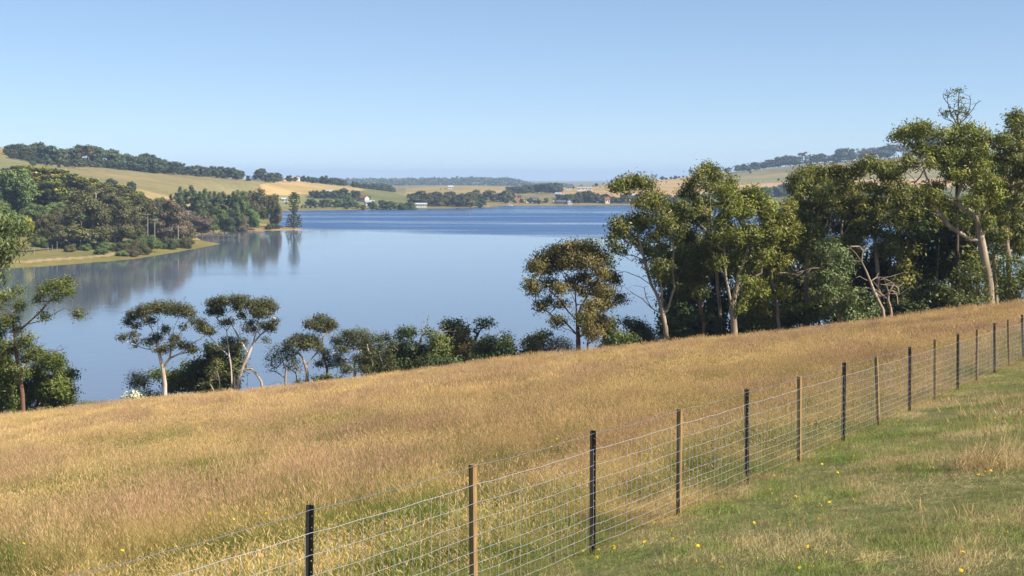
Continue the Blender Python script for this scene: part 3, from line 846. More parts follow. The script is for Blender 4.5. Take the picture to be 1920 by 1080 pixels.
bush('shrub', 'dark shrub with spiky top between the bright shrub and the tall many-limbed gum', 'bush', 109, [(1180, 605, 14, 8), (1200, 612, 14, 12), (1212, 625, 14, 14), (1190, 622, 16, 10), (1220, 640, 16, 12), (1205, 645, 18, 10)], M_EUCD, 47, L=0.22, Wd=0.08, dens=200, sprig=0.28)

for i, (lab, cl) in enumerate([
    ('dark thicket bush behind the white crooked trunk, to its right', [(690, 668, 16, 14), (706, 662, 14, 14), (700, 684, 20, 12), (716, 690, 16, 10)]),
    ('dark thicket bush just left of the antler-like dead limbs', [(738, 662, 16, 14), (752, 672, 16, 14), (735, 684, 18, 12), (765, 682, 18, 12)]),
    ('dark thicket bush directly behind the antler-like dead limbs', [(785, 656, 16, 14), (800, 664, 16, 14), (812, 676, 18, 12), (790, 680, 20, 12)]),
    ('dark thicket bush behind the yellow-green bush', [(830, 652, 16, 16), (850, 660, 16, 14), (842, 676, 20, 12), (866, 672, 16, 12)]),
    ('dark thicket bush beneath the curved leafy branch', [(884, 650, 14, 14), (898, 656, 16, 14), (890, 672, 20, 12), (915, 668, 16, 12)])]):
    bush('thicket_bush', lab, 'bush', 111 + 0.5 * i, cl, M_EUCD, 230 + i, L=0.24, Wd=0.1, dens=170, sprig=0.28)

# ------------------------------------------------------------------ the tall gums on the right
GUM = dict(puff=1.14, L=0.27, Wd=0.085, dens=250, sprig=0.31, droop=0.5, depth=1.4)
ftree('gum_tree', 'tall many-limbed gum with a separate flat tuft at top left, leftmost right-hand gum', 'tree', 106,
      [[(1252, 645), (1248, 615), (1243, 590), (1236, 565)], [(1236, 565), (1222, 535), (1212, 505), (1204, 470), (1196, 440), (1190, 410), (1184, 385), (1176, 365)], [(1243, 592), (1240, 545), (1238, 500), (1236, 455), (1232, 410)],
       [(1246, 600), (1258, 560), (1272, 520), (1285, 490), (1296, 465)], [(1204, 470), (1180, 455), (1162, 445)], [(1190, 415), (1200, 390), (1212, 380)], [(1238, 520), (1225, 480), (1215, 440)], [(1262, 545), (1262, 490), (1262, 450)], [(1232, 430), (1245, 405), (1262, 398)], [(1184, 385), (1200, 362), (1210, 352)]],
      [(1152, 350, 9, 8), (1166, 343, 15, 9), (1184, 338, 16, 9), (1203, 340, 16, 9), (1218, 347, 10, 8), (1180, 350, 18, 5),
       (1200, 380, 10, 9), (1214, 372, 14, 10), (1230, 372, 14, 11), (1242, 384, 10, 12), (1222, 386, 14, 8), (1240, 396, 9, 7),
       (1154, 420, 11, 10), (1168, 416, 12, 9), (1160, 436, 13, 10), (1172, 436, 10, 9), (1148, 452, 8, 10), (1155, 466, 8, 6), (1170, 470, 6, 8), (1184, 448, 7, 8),
       (1196, 410, 14, 12), (1212, 408, 12, 10), (1204, 424, 14, 9), (1232, 412, 12, 9), (1252, 416, 12, 9), (1244, 432, 13, 10), (1228, 444, 12, 10), (1262, 438, 12, 9), (1204, 455, 9, 9), (1215, 470, 9, 10), (1228, 478, 10, 12), (1245, 462, 12, 10), (1240, 500, 12, 12), (1226, 512, 9, 9), (1210, 490, 6, 6), (1258, 480, 12, 10), (1252, 520, 10, 10)],
      M_EUC, B_GUM, 50, base_r=0.26, bare=[[(1241, 600), (1222, 578), (1204, 560), (1190, 552), (1175, 541)], [(1222, 578), (1212, 560), (1208, 540)], [(1224, 540), (1200, 520), (1175, 510)], [(1200, 455), (1185, 490), (1170, 480)]], **GUM)
ftree('gum_tree', 'gum with pale orange slanting limbs between the leftmost gum and the big yellow-green one', 'tree', 108,
      [[(1322, 640), (1318, 600), (1312, 560), (1308, 530), (1302, 500)], [(1316, 580), (1296, 545), (1285, 520)], [(1312, 560), (1328, 530), (1336, 505)], [(1302, 500), (1290, 470), (1280, 440)]],
      [(1258, 398, 10, 9), (1272, 388, 13, 10), (1286, 396, 12, 10), (1270, 406, 13, 8), (1290, 410, 10, 8), (1278, 424, 12, 10), (1292, 440, 13, 11), (1275, 450, 14, 10), (1300, 455, 14, 11), (1285, 470, 15, 10), (1306, 480, 13, 12), (1272, 486, 12, 12), (1290, 500, 14, 12), (1316, 505, 12, 12), (1300, 525, 14, 10), (1275, 515, 10, 10), (1326, 470, 12, 12), (1280, 545, 12, 9), (1318, 545, 12, 9)],
      M_EUC, B_RED, 51, base_r=0.2, **GUM)
ftree('gum_tree', 'slim gum whose narrow crown rises highest left of the big yellow-green gum', 'tree', 110,
      [[(1352, 638), (1350, 580), (1345, 520), (1338, 470), (1334, 430), (1333, 400), (1331, 370), (1329, 345)], [(1338, 460), (1322, 430), (1312, 410)], [(1333, 400), (1310, 375), (1298, 365)], [(1330, 365), (1318, 348)]],
      [(1316, 322, 10, 9), (1328, 314, 12, 8), (1340, 322, 10, 9), (1346, 334, 8, 9), (1334, 334, 9, 7), (1308, 334, 9, 8), (1300, 344, 8, 8), (1290, 352, 9, 9), (1283, 362, 8, 8), (1294, 364, 8, 6), (1324, 350, 9, 6), (1336, 352, 8, 7),
       (1308, 374, 10, 9), (1320, 380, 12, 9), (1330, 386, 9, 8), (1306, 388, 9, 8), (1312, 402, 12, 9), (1326, 408, 10, 9), (1304, 414, 9, 7), (1320, 422, 9, 7), (1370, 342, 7, 8), (1372, 335, 4, 5)],
      M_EUC, B_GUM, 52, base_r=0.2, **GUM)
ftree('gum_tree', 'big sunlit yellow-green gum with a thick twin-stemmed trunk at the grass edge', 'tree', 104.5,
      [[(1379, 634), (1376, 605), (1372, 575), (1366, 545), (1361, 520), (1358, 490), (1360, 450), (1364, 410)], [(1374, 590), (1378, 550), (1384, 520), (1395, 490), (1405, 455), (1412, 420)], [(1378, 550), (1395, 530), (1412, 520), (1428, 510)], [(1361, 520), (1345, 495), (1335, 470)], [(1358, 480), (1340, 450), (1332, 430)]],
      [(1356, 358, 11, 9), (1368, 352, 11, 8), (1362, 370, 13, 9), (1374, 378, 12, 9), (1356, 386, 11, 9), (1370, 395, 13, 9), (1390, 366, 10, 8), (1404, 360, 12, 7), (1418, 358, 10, 7), (1410, 372, 13, 8), (1394, 382, 12, 9), (1425, 372, 12, 8), (1436, 380, 10, 8), (1444, 390, 8, 10), (1418, 388, 14, 9), (1402, 398, 14, 10), (1434, 400, 13, 10), (1388, 404, 12, 9),
       (1356, 408, 13, 10), (1345, 424, 13, 10), (1364, 430, 14, 10), (1380, 440, 14, 9), (1400, 430, 14, 10), (1352, 446, 14, 10), (1372, 458, 15, 10), (1392, 462, 14, 10), (1412, 446, 14, 10), (1430, 432, 14, 10), (1446, 424, 10, 10), (1440, 448, 12, 12), (1425, 460, 13, 10), (1452, 440, 7, 12), (1340, 466, 13, 10), (1358, 478, 14, 10), (1380, 482, 15, 10), (1404, 480, 14, 10), (1344, 490, 12, 10), (1366, 500, 14, 10), (1392, 504, 14, 10), (1414, 498, 12, 9), (1436, 478, 12, 10),
       (1334, 445, 10, 9), (1398, 528, 12, 9), (1412, 560, 12, 10), (1396, 548, 9, 8), (1420, 530, 12, 9), (1388, 575, 8, 7), (1430, 552, 10, 9)],
      M_EUCY, B_GUM, 53, base_r=0.32, bare=[[(1398, 500), (1410, 492), (1425, 487)], [(1395, 530), (1400, 512), (1392, 500)]], **GUM)
ftree('gum_tree', 'shaggy gum with drooping yellow-green foliage right of the big sunlit gum', 'tree', 107,
      [[(1462, 628), (1458, 580), (1450, 540), (1444, 500), (1446, 460), (1452, 420)], [(1450, 540), (1470, 505), (1482, 480)], [(1446, 480), (1432, 455)]],
      [(1470, 398, 11, 9), (1482, 386, 10, 9), (1460, 416, 11, 10), (1478, 414, 12, 9), (1468, 432, 13, 10), (1488, 430, 11, 10), (1455, 450, 12, 11), (1476, 452, 13, 10), (1490, 452, 10, 9), (1446, 470, 10, 10), (1466, 474, 13, 10), (1484, 474, 11, 10), (1450, 494, 12, 10), (1474, 496, 13, 9), (1440, 515, 12, 10), (1460, 520, 12, 10), (1444, 545, 12, 12), (1470, 545, 12, 12), (1450, 580, 14, 14), (1432, 580, 12, 14), (1475, 585, 12, 14), (1440, 610, 18, 12)],
      M_EUCY, B_GUM, 54, base_r=0.2, **GUM)
ftree('gum_tree', 'broad olive-topped gum, left half of the continuous canopy', 'tree', 110,
      [[(1515, 625), (1514, 580), (1512, 530), (1514, 480), (1520, 430), (1526, 390)], [(1514, 500), (1496, 460), (1488, 430)], [(1514, 480), (1540, 440), (1552, 415)], [(1518, 440), (1512, 400), (1508, 370)]],
      [(1488, 340, 9, 8), (1498, 332, 11, 8), (1490, 352, 10, 8), (1512, 324, 12, 8), (1526, 318, 12, 7), (1540, 322, 12, 8), (1508, 342, 14, 9), (1526, 338, 14, 9), (1544, 340, 13, 9), (1500, 362, 13, 9), (1520, 360, 14, 9), (1540, 362, 14, 9), (1556, 352, 10, 9), (1494, 382, 13, 9), (1514, 384, 14, 9), (1536, 386, 14, 9), (1555, 378, 12, 9), (1500, 405, 13, 10), (1524, 410, 14, 9), (1546, 406, 13, 10), (1510, 432, 13, 10), (1535, 436, 13, 10), (1500, 455, 11, 10), (1520, 460, 12, 10)],
      M_EUC, B_GUM, 55, base_r=0.24, **GUM)
ftree('gum_tree', 'olive-topped gum in the middle of the continuous canopy, behind the leaning dead trunk', 'tree', 111,
      [[(1578, 618), (1576, 560), (1574, 500), (1576, 450), (1582, 400), (1586, 370)], [(1576, 470), (1556, 430), (1550, 400)], [(1576, 450), (1600, 410), (1610, 385)]],
      [(1556, 324, 11, 8), (1570, 318, 12, 8), (1584, 322, 11, 8), (1562, 338, 13, 9), (1580, 338, 13, 9), (1598, 330, 10, 8), (1560, 358, 13, 9), (1580, 358, 14, 9), (1600, 350, 12, 9), (1566, 380, 13, 9), (1588, 380, 14, 9), (1608, 372, 12, 10), (1572, 402, 13, 9), (1596, 402, 13, 10), (1614, 394, 10, 9), (1566, 425, 13, 10), (1590, 428, 13, 10), (1612, 420, 11, 10), (1580, 455, 14, 11), (1604, 455, 13, 11), (1556, 455, 12, 10)],
      M_EUC, B_GUM, 56, base_r=0.22, **GUM)
ftree('gum_tree', 'gum with flat layered tufts at the highest point of the continuous canopy', 'tree', 112,
      [[(1650, 610), (1648, 550), (1645, 500), (1640, 450), (1640, 400), (1644, 360)], [(1642, 430), (1660, 390), (1668, 360)], [(1640, 420), (1622, 380), (1616, 350)]],
      [(1604, 314, 9, 6), (1618, 306, 12, 6), (1632, 302, 12, 6), (1648, 308, 11, 6), (1612, 322, 12, 6), (1634, 316, 13, 6), (1655, 318, 12, 7), (1672, 312, 12, 7), (1684, 318, 9, 7), (1660, 332, 13, 8), (1678, 332, 12, 8), (1625, 350, 12, 9), (1645, 355, 13, 9), (1665, 355, 13, 9), (1636, 378, 13, 9), (1656, 384, 13, 10), (1676, 376, 11, 10), (1632, 402, 12, 10), (1654, 410, 12, 10), (1640, 435, 14, 11), (1664, 440, 13, 11), (1682, 405, 10, 10), (1690, 350, 8, 8), (1650, 465, 14, 12), (1676, 470, 13, 12)],
      M_EUC, B_GUM, 57, base_r=0.22, **GUM)
ftree('gum_tree', 'lower grey-green leafy gum in front, left of the leaning dead trunk', 'tree', 105,
      [[(1575, 612), (1572, 585), (1566, 560), (1558, 530), (1555, 500)], [(1566, 560), (1548, 535), (1540, 515), (1535, 500)], [(1570, 575), (1588, 550), (1598, 530)]],
      [(1545, 465, 13, 10), (1562, 458, 12, 10), (1530, 478, 12, 9), (1552, 482, 14, 9), (1574, 476, 12, 10), (1588, 490, 10, 10), (1535, 496, 12, 8), (1560, 500, 14, 9), (1582, 508, 12, 9), (1550, 520, 14, 10), (1570, 525, 13, 10), (1538, 535, 13, 10), (1556, 545, 14, 9), (1580, 545, 13, 10), (1596, 560, 12, 11), (1612, 555, 12, 10), (1626, 565, 12, 11), (1540, 560, 12, 10), (1560, 570, 14, 10), (1584, 572, 13, 11), (1606, 578, 13, 10), (1630, 582, 12, 9), (1554, 590, 12, 9), (1600, 596, 12, 8), (1620, 596, 10, 7)],
      M_EUCB, B_GUM, 58, base_r=0.2, bare=[[(1550, 510), (1538, 503), (1525, 503), (1508, 507), (1490, 513), (1465, 511)], [(1508, 507), (1498, 516), (1484, 522)], [(1525, 503), (1512, 512), (1500, 520)]], **GUM)
ftree('dead_leaning_tree', 'thick bare broken trunk leaning left at the edge of the grass', 'dead tree', 104,
      [[(1663, 601), (1655, 580), (1645, 560), (1638, 545), (1632, 528), (1624, 508), (1615, 490), (1604, 474), (1588, 460)], [(1638, 546), (1630, 540), (1619, 540)], [(1613, 488), (1602, 489), (1592, 489)], [(1634, 532), (1622, 524), (1612, 518), (1605, 521)]],
      [], M_EUC, B_GUM, 59, base_r=0.17, twig=0.03, bare=[[(1616, 490), (1618, 470), (1612, 462)], [(1634, 540), (1646, 545), (1655, 555)], [(1640, 552), (1650, 556), (1643, 562)], [(1636, 530), (1644, 520), (1650, 525)]])
ftree('broken_stump_tree', 'short twisted broken trunk with hanging bare twigs beside the leaning dead trunk', 'dead tree', 104.2,
      [[(1677, 599), (1670, 578), (1665, 562), (1666, 548), (1661, 532), (1656, 520)], [(1666, 550), (1674, 545), (1682, 548)]],
      [], M_EUC, B_GUM, 60, base_r=0.13, twig=0.025, bare=[[(1668, 548), (1676, 535), (1684, 540), (1686, 552)], [(1664, 560), (1652, 550), (1646, 538)], [(1674, 545), (1682, 555), (1684, 572)], [(1663, 536), (1672, 530), (1684, 538)]])
ftree('gum_tree', 'largest gum, thick pale sunlit trunk and wide crown, at the right end of the grass', 'tree', 104.5,
      [[(1857, 560), (1855, 535), (1850, 505), (1844, 475), (1839, 450), (1834, 425), (1830, 405)], [(1840, 462), (1820, 450), (1802, 438), (1786, 428), (1776, 420)], [(1832, 412), (1812, 396), (1790, 380), (1766, 368), (1748, 352), (1736, 330), (1728, 300), (1722, 275)],
       [(1834, 420), (1834, 390), (1826, 360), (1815, 335), (1808, 310)], [(1836, 430), (1845, 400), (1856, 378), (1866, 365)], [(1790, 380), (1800, 355), (1806, 335)], [(1728, 300), (1742, 275), (1750, 262)], [(1842, 405), (1860, 388), (1875, 380)], [(1728, 300), (1712, 280), (1698, 265)]],
      [(1680, 256, 10, 6), (1692, 250, 12, 7), (1708, 244, 13, 7), (1724, 238, 14, 7), (1738, 240, 11, 7), (1716, 254, 14, 6), (1736, 256, 12, 7), (1698, 266, 8, 5), (1722, 274, 10, 8), (1732, 284, 9, 8), (1700, 300, 9, 7), (1714, 308, 9, 7), (1694, 314, 8, 6), (1748, 282, 9, 8), (1752, 296, 10, 8), (1742, 308, 9, 7), (1756, 252, 9, 6), (1768, 250, 10, 4),
       (1782, 252, 13, 8), (1800, 244, 14, 8), (1818, 244, 13, 8), (1836, 252, 13, 9), (1850, 264, 11, 9), (1776, 268, 14, 9), (1796, 264, 15, 9), (1816, 266, 15, 9), (1834, 274, 14, 9), (1768, 288, 13, 9), (1788, 286, 15, 9), (1808, 288, 15, 9), (1828, 294, 14, 9), (1846, 286, 12, 9), (1774, 308, 14, 9), (1796, 308, 14, 9), (1816, 314, 15, 10), (1836, 314, 14, 10), (1780, 328, 13, 9), (1800, 330, 13, 9), (1826, 336, 14, 10), (1846, 332, 13, 10), (1862, 344, 13, 10), (1876, 354, 12, 10), (1850, 354, 14, 9), (1834, 358, 13, 9), (1866, 366, 14, 9), (1882, 366, 9, 9), (1850, 374, 14, 9), (1832, 380, 12, 8), (1870, 384, 12, 8),
       (1758, 350, 12, 8), (1742, 352, 12, 8), (1728, 360, 13, 8), (1750, 368, 13, 8), (1768, 376, 12, 7), (1722, 374, 11, 7), (1742, 382, 11, 6), (1770, 404, 12, 7), (1764, 414, 9, 6), (1806, 415, 11, 8), (1852, 412, 10, 8), (1846, 424, 8, 7), (1878, 402, 13, 9), (1862, 398, 10, 7)],
      M_EUCY, B_GUM, 61, base_r=0.42, bare=[[(1776, 420), (1762, 405), (1752, 400), (1744, 392)], [(1800, 437), (1808, 425), (1812, 415)], [(1790, 380), (1782, 362), (1788, 345)], [(1842, 440), (1855, 420), (1862, 412)], [(1768, 370), (1750, 362), (1738, 358)]], **GUM)
ftree('gum_tree', 'tallest spindly gum with sparse tufts standing clear above the canopy against the sky', 'tree', 112,
      [[(1795, 575), (1795, 480), (1794, 400), (1795, 330), (1796, 270), (1796, 235), (1797, 205), (1798, 178)], [(1796, 240), (1784, 215), (1778, 195), (1776, 180)], [(1796, 245), (1786, 228), (1775, 220)], [(1796, 240), (1806, 220), (1810, 205)], [(1797, 210), (1802, 198)]],
      [(1792, 169, 8, 4), (1800, 168, 7, 4), (1780, 176, 6, 4), (1798, 191, 8, 4), (1803, 187, 5, 4), (1768, 214, 8, 5), (1778, 209, 7, 5), (1792, 212, 9, 5), (1804, 206, 10, 5), (1812, 212, 8, 5), (1786, 202, 4, 2), (1792, 232, 6, 4), (1790, 300, 16, 20), (1800, 340, 16, 20), (1792, 400, 18, 24)],
      M_EUC, B_DARK, 62, base_r=0.2, L=0.22, Wd=0.09, dens=85, sprig=0.24, depth=0.6, bare=[[(1798, 240), (1810, 222), (1818, 205), (1820, 188), (1818, 180)], [(1810, 222), (1824, 205), (1830, 195), (1836, 190)], [(1800, 245), (1814, 230), (1822, 220)], [(1778, 195), (1770, 185), (1768, 178)], [(1790, 230), (1770, 222), (1760, 205)]])
ftree('gum_tree', 'dense dark gum filling the right edge of the picture', 'tree', 107,
      [[(1893, 556), (1892, 510), (1888, 460), (1890, 410), (1898, 350), (1904, 300), (1908, 260)], [(1890, 420), (1910, 390), (1925, 370)], [(1898, 350), (1884, 320), (1876, 300)]],
      [(1896, 224, 9, 8), (1908, 218, 10, 8), (1918, 226, 10, 10), (1900, 236, 10, 7), (1880, 258, 12, 8), (1896, 256, 13, 9), (1914, 250, 12, 10), (1870, 272, 10, 8), (1888, 276, 14, 9), (1908, 278, 14, 10), (1876, 294, 12, 9), (1898, 298, 14, 10), (1916, 306, 12, 11), (1884, 318, 12, 10), (1906, 326, 14, 10), (1894, 344, 13, 10), (1915, 350, 13, 12), (1900, 372, 13, 10), (1918, 384, 12, 12), (1904, 402, 14, 10), (1920, 416, 12, 12), (1890, 420, 11, 9), (1908, 432, 14, 10), (1896, 456, 13, 10), (1918, 456, 13, 12), (1880, 440, 10, 9), (1935, 260, 24, 24), (1940, 320, 24, 30), (1940, 400, 26, 36)],
      M_EUC, B_GUM, 63, base_r=0.28, **GUM)
ftree('gum_tree', 'shaded gum between the largest gum and the right edge, its dark trunk showing', 'tree', 115,
      [[(1868, 562), (1866, 510), (1862, 450), (1862, 400), (1864, 350)]], [(1858, 300, 12, 12), (1868, 320, 12, 12), (1880, 345, 10, 12), (1860, 350, 14, 12), (1872, 385, 14, 14), (1855, 400, 14, 14), (1878, 420, 12, 14), (1860, 440, 14, 12), (1870, 465, 12, 10)], M_EUCD, B_GUM, 64, base_r=0.24, L=0.3, Wd=0.13, dens=130, sprig=0.4, depth=1.0)
bush('wattle_bush', 'pale olive bush hugging the left foot of the largest gum trunk', 'bush', 103.6, [(1806, 505, 13, 8), (1824, 498, 13, 9), (1838, 510, 12, 9), (1815, 520, 15, 9), (1834, 526, 14, 10), (1806, 540, 14, 9), (1826, 546, 16, 9), (1800, 560, 15, 8), (1824, 563, 16, 7), (1846, 545, 9, 10), (1846, 560, 10, 8)], M_OLIVE, 65, L=0.22, Wd=0.09, dens=105, sprig=0.26)
bush('wattle_bush', 'layered dark green wattle right of the largest gum trunk', 'bush', 106, [(1872, 490, 14, 7), (1892, 486, 15, 7), (1910, 490, 13, 8), (1870, 506, 14, 6), (1894, 508, 15, 6), (1914, 510, 12, 7), (1876, 526, 16, 7), (1900, 528, 15, 7), (1918, 534, 11, 9), (1868, 545, 13, 8), (1888, 548, 15, 7), (1908, 555, 14, 8), (1935, 520, 20, 24)], M_WATT, 66, L=0.22, Wd=0.08, dens=105, sprig=0.28)
# the stand behind, deep shade put into most trees' darker leaf colour
BK = dict(L=0.36, Wd=0.15, dens=120, sprig=0.45, depth=1.8)
back = [(1272, 640, 118, 'shaded slim tree low behind the leftmost gum'), (1300, 638, 121, 'shaded tree behind the pale orange limbs'), (1345, 632, 120, 'shaded tree in the gap left of the big yellow-green trunk'),
        (1405, 628, 119, 'shaded tree right behind the big yellow-green trunk'), (1455, 622, 122, 'dark tree behind the shaggy drooping gum'), (1500, 618, 121, 'dark tree behind the end of the bare white branch'),
        (1535, 612, 124, 'dark tree behind the grey-green leafy gum, to its left'), (1600, 606, 122, 'dark tree behind the base of the leaning dead trunk'), (1640, 600, 125, 'dark tree just behind the twisted broken trunk'),
        (1690, 596, 119, 'dark tree right of the twisted broken trunk'), (1722, 590, 124, 'dark tree second right of the twisted broken trunk'), (1752, 585, 120, 'dark tall trunk midway between broken trunk and largest gum'),
        (1786, 580, 125, 'dark tree left behind the pale olive bush'), (1822, 575, 121, 'dark slender tree behind the pale olive bush'), (1885, 570, 122, 'dark tree behind the layered wattle')]
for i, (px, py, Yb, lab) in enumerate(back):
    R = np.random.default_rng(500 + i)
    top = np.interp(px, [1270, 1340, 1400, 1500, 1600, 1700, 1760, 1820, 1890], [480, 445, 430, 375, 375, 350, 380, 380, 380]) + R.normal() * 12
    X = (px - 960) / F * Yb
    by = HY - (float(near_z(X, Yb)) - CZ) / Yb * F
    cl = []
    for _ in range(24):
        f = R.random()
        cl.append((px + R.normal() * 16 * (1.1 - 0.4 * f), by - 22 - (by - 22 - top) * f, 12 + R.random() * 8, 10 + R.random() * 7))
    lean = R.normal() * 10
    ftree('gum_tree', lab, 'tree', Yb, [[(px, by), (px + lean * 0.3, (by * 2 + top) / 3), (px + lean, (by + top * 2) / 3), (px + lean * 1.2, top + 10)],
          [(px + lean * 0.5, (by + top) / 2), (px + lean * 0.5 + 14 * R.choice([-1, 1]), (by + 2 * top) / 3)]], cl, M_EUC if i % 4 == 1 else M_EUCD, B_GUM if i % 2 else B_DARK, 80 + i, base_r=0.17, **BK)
under = [(1258, 628, 'dark undergrowth bush at the foot of the leftmost gum'), (1292, 622, 'dark undergrowth bush left of the pale orange limbs'), (1330, 618, 'dark undergrowth bush left of the big yellow-green trunk'),
         (1408, 612, 'undergrowth bush right of the big yellow-green trunk'), (1432, 600, 'undergrowth bush below the shaggy gum'), (1480, 602, 'low undergrowth bush below the bare white branch'), (1515, 598, 'dark undergrowth bush left of the grey-green gum'),
         (1700, 578, 'dark undergrowth bush right of the twisted broken trunk'), (1740, 572, 'dark undergrowth bush under the tall dark trunk'), (1772, 566, 'dark undergrowth bush left of the pale olive bush')]
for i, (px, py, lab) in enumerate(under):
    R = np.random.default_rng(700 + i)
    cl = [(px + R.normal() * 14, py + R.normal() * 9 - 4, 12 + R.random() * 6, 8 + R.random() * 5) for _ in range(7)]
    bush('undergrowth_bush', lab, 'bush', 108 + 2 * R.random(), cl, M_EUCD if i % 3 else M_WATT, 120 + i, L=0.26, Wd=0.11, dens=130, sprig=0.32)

# ------------------------------------------------------------------ trees across the water: a few kinds, each tree its own object
M_MAC   = leaf_mat('golden_cypress_leaves', (0.022, 0.034, 0.010), (0.070, 0.078, 0.018), (0.34, 0.27, 0.030), trans=0.12, var_scale=0.06)
M_MGUM  = leaf_mat('far_gum_leaves', (0.034, 0.036, 0.015), (0.082, 0.076, 0.030), (0.108, 0.094, 0.034), trans=0.15, var_scale=0.06)
M_MGRN  = leaf_mat('far_green_leaves', (0.034, 0.055, 0.018), (0.085, 0.115, 0.034), (0.125, 0.150, 0.045), trans=0.15, var_scale=0.06)
M_MLITE = leaf_mat('far_light_green_leaves', (0.055, 0.095, 0.024), (0.125, 0.170, 0.048), (0.180, 0.210, 0.060), trans=0.2, var_scale=0.06)
M_MDARK = leaf_mat('far_dark_leaves', (0.022, 0.034, 0.018), (0.055, 0.070, 0.030), (0.080, 0.090, 0.034), trans=0.12, var_scale=0.06)
M_MPUR  = leaf_mat('far_brownish_leaves', (0.060, 0.048, 0.034), (0.125, 0.098, 0.062), (0.150, 0.115, 0.070), trans=0.12, var_scale=0.06)
M_MPOP  = leaf_mat('poplar_leaves', (0.040, 0.058, 0.022), (0.085, 0.105, 0.040), (0.120, 0.140, 0.050), trans=0.15, var_scale=0.06)
M_MYEL  = leaf_mat('yellow_shrub_leaves', (0.22, 0.23, 0.03), (0.34, 0.32, 0.04), (0.42, 0.38, 0.05), trans=0.15, var_scale=0.06)

def kind_mesh(seed, form, lod):
    """trunk and crown meshes of a 10 m tall tree standing at the origin; lod 0 = opposite bank, 1 = far shore and ridges"""
    R = np.random.default_rng(seed)
    sk = Skel(); C, RAD = [], []
    L, Wd, dens, sp = (0.34, 0.20, 70, 0.28) if lod == 0 else (0.80, 0.5, 17, 0.38)
    if form == 'gum':
        sk.line([(0, 0, -0.3), (0.1, 0, 2.0), (R.normal() * 0.3, R.normal() * 0.3, 4.2), (R.normal() * 0.5, R.normal() * 0.5, 6.2)])
        for i in range(22):
            a = i * 2.4 + R.normal() * 0.3; f = R.random()
            r = 3.0 * (0.4 + 0.6 * math.sqrt(R.random())) * (1 - 0.5 * max(0, f - 0.6))
            C.append((math.cos(a) * r * (1.15 - 0.5 * f), math.sin(a) * r * (1.15 - 0.5 * f), (1.6 if lod == 0 else 2.0) + (7.6 if lod == 0 else 7.2) * f)); q = 0.9 + 0.6 * R.random(); RAD.append((q * 1.15, q * 1.15, q * 0.75))
    elif form == 'openGum':
        sk.line([(0, 0, -0.3), (0, 0.1, 2.5), (R.normal() * 0.3, 0, 5), (R.normal() * 0.4, 0, 7)])
        for i in range(10):
            a = i * 2.4 + R.normal() * 0.3; f = R.random()
            r = 2.2 * math.sqrt(R.random())
            C.append((math.cos(a) * r, math.sin(a) * r, 5.6 + 3.6 * f)); q = 0.8 + 0.5 * R.random(); RAD.append((q * 1.2, q * 1.2, q * 0.7))
    elif form == 'bareGum':
        sk.line([(0, 0, -0.3), (0, 0.1, 2.5), (R.normal() * 0.3, 0, 5), (R.normal() * 0.4, 0, 7)])
        for i in range(9):
            a = i * 2.4; f = R.random(); r = 2.6 * math.sqrt(R.random())
            C.append((math.cos(a) * r, math.sin(a) * r, 4.6 + 4.8 * f)); q = 0.5 + 0.4 * R.random(); RAD.append((q * 1.2, q * 1.2, q * 0.6))
        dens *= 0.6
    elif form == 'round':
        sk.line([(0, 0, -0.3), (0.05, 0, 1.2), (0, 0.1, 3.5)])
        for i in range(20):
            d = unit(R.normal(size=3)); d[2] = d[2] * 0.95
            C.append((d[0] * 2.9, d[1] * 2.9, 5.1 + d[2] * 3.6)); q = 1.0 + 0.6 * R.random(); RAD.append((q, q, q * 0.95))
        C.append((0, 0, 5)); RAD.append((2.6, 2.6, 3.4))
    elif form == 'mac':                                      # big layered cypress: flat shelves
        sk.line([(0, 0, -0.3), (0, 0, 3), (0, 0.1, 6), (0, 0, 8.5)])
        for i in range(48):
            f = R.random(); a = R.random() * 6.28
            r = (4.6 - 2.6 * f ** 1.5) * math.sqrt(0.25 + 0.75 * R.random())
            C.append((math.cos(a) * r, math.sin(a) * r, 0.9 + 8.6 * f)); q = 1.0 + 0.5 * R.random(); RAD.append((q * 1.35, q * 1.35, q * 0.22))
        dens *= 2.6; sp *= 0.5
    elif form == 'poplar':
        sk.line([(0, 0, -0.3), (0, 0, 4), (0, 0, 8.5)])
        for i in range(16):
            f = (i + R.random()) / 16; a = R.random() * 6.28; r = 0.62 * math.sin(math.pi * min(1, f * 0.9 + 0.12)) ** 0.7
            C.append((math.cos(a) * r, math.sin(a) * r, 0.9 + 8.8 * f)); q = 0.62 * (1.15 - 0.75 * f); RAD.append((q, q, 1.0))
        L *= 0.7; Wd *= 0.7; dens *= 2.2; sp *= 0.55
    elif form == 'willow':
        sk.line([(0, 0, -0.3), (0.05, 0, 2), (0, 0.1, 5)])
        for i in range(22):
            a = R.random() * 6.28; f = R.random(); r = 2.9 * math.sqrt(R.random()) * (1.1 - 0.55 * f)
            C.append((math.cos(a) * r, math.sin(a) * r, 2.0 + 7.0 * f)); q = 0.9 + 0.4 * R.random(); RAD.append((q * 0.9, q * 0.9, q * 1.5))
    elif form == 'bush':                                     # 10 wide units high, wide mound
        for i in range(4):
            sk.line([(R.normal() * 1.5, R.normal() * 1.5, -0.3), (R.normal() * 2, R.normal() * 2, 3)])
        for i in range(20):
            a = R.random() * 6.28; r = 6.5 * math.sqrt(R.random()); f = R.random()
            z = (8.0 * math.sqrt(max(0.05, 1 - (r / 7.5) ** 2))) * (0.35 + 0.65 * f)
            C.append((math.cos(a) * r, math.sin(a) * r, z)); q = 1.7 + 0.9 * R.random(); RAD.append((q * 1.2, q * 1.2, q * 0.9))
        L *= 1.5; Wd *= 1.5; dens *= 0.45; sp *= 1.5
    C = np.array(C); RAD = np.array(RAD)
    for i in np.argsort(C[:, 2]):
        sk.reach(R, C[i], steps=3)
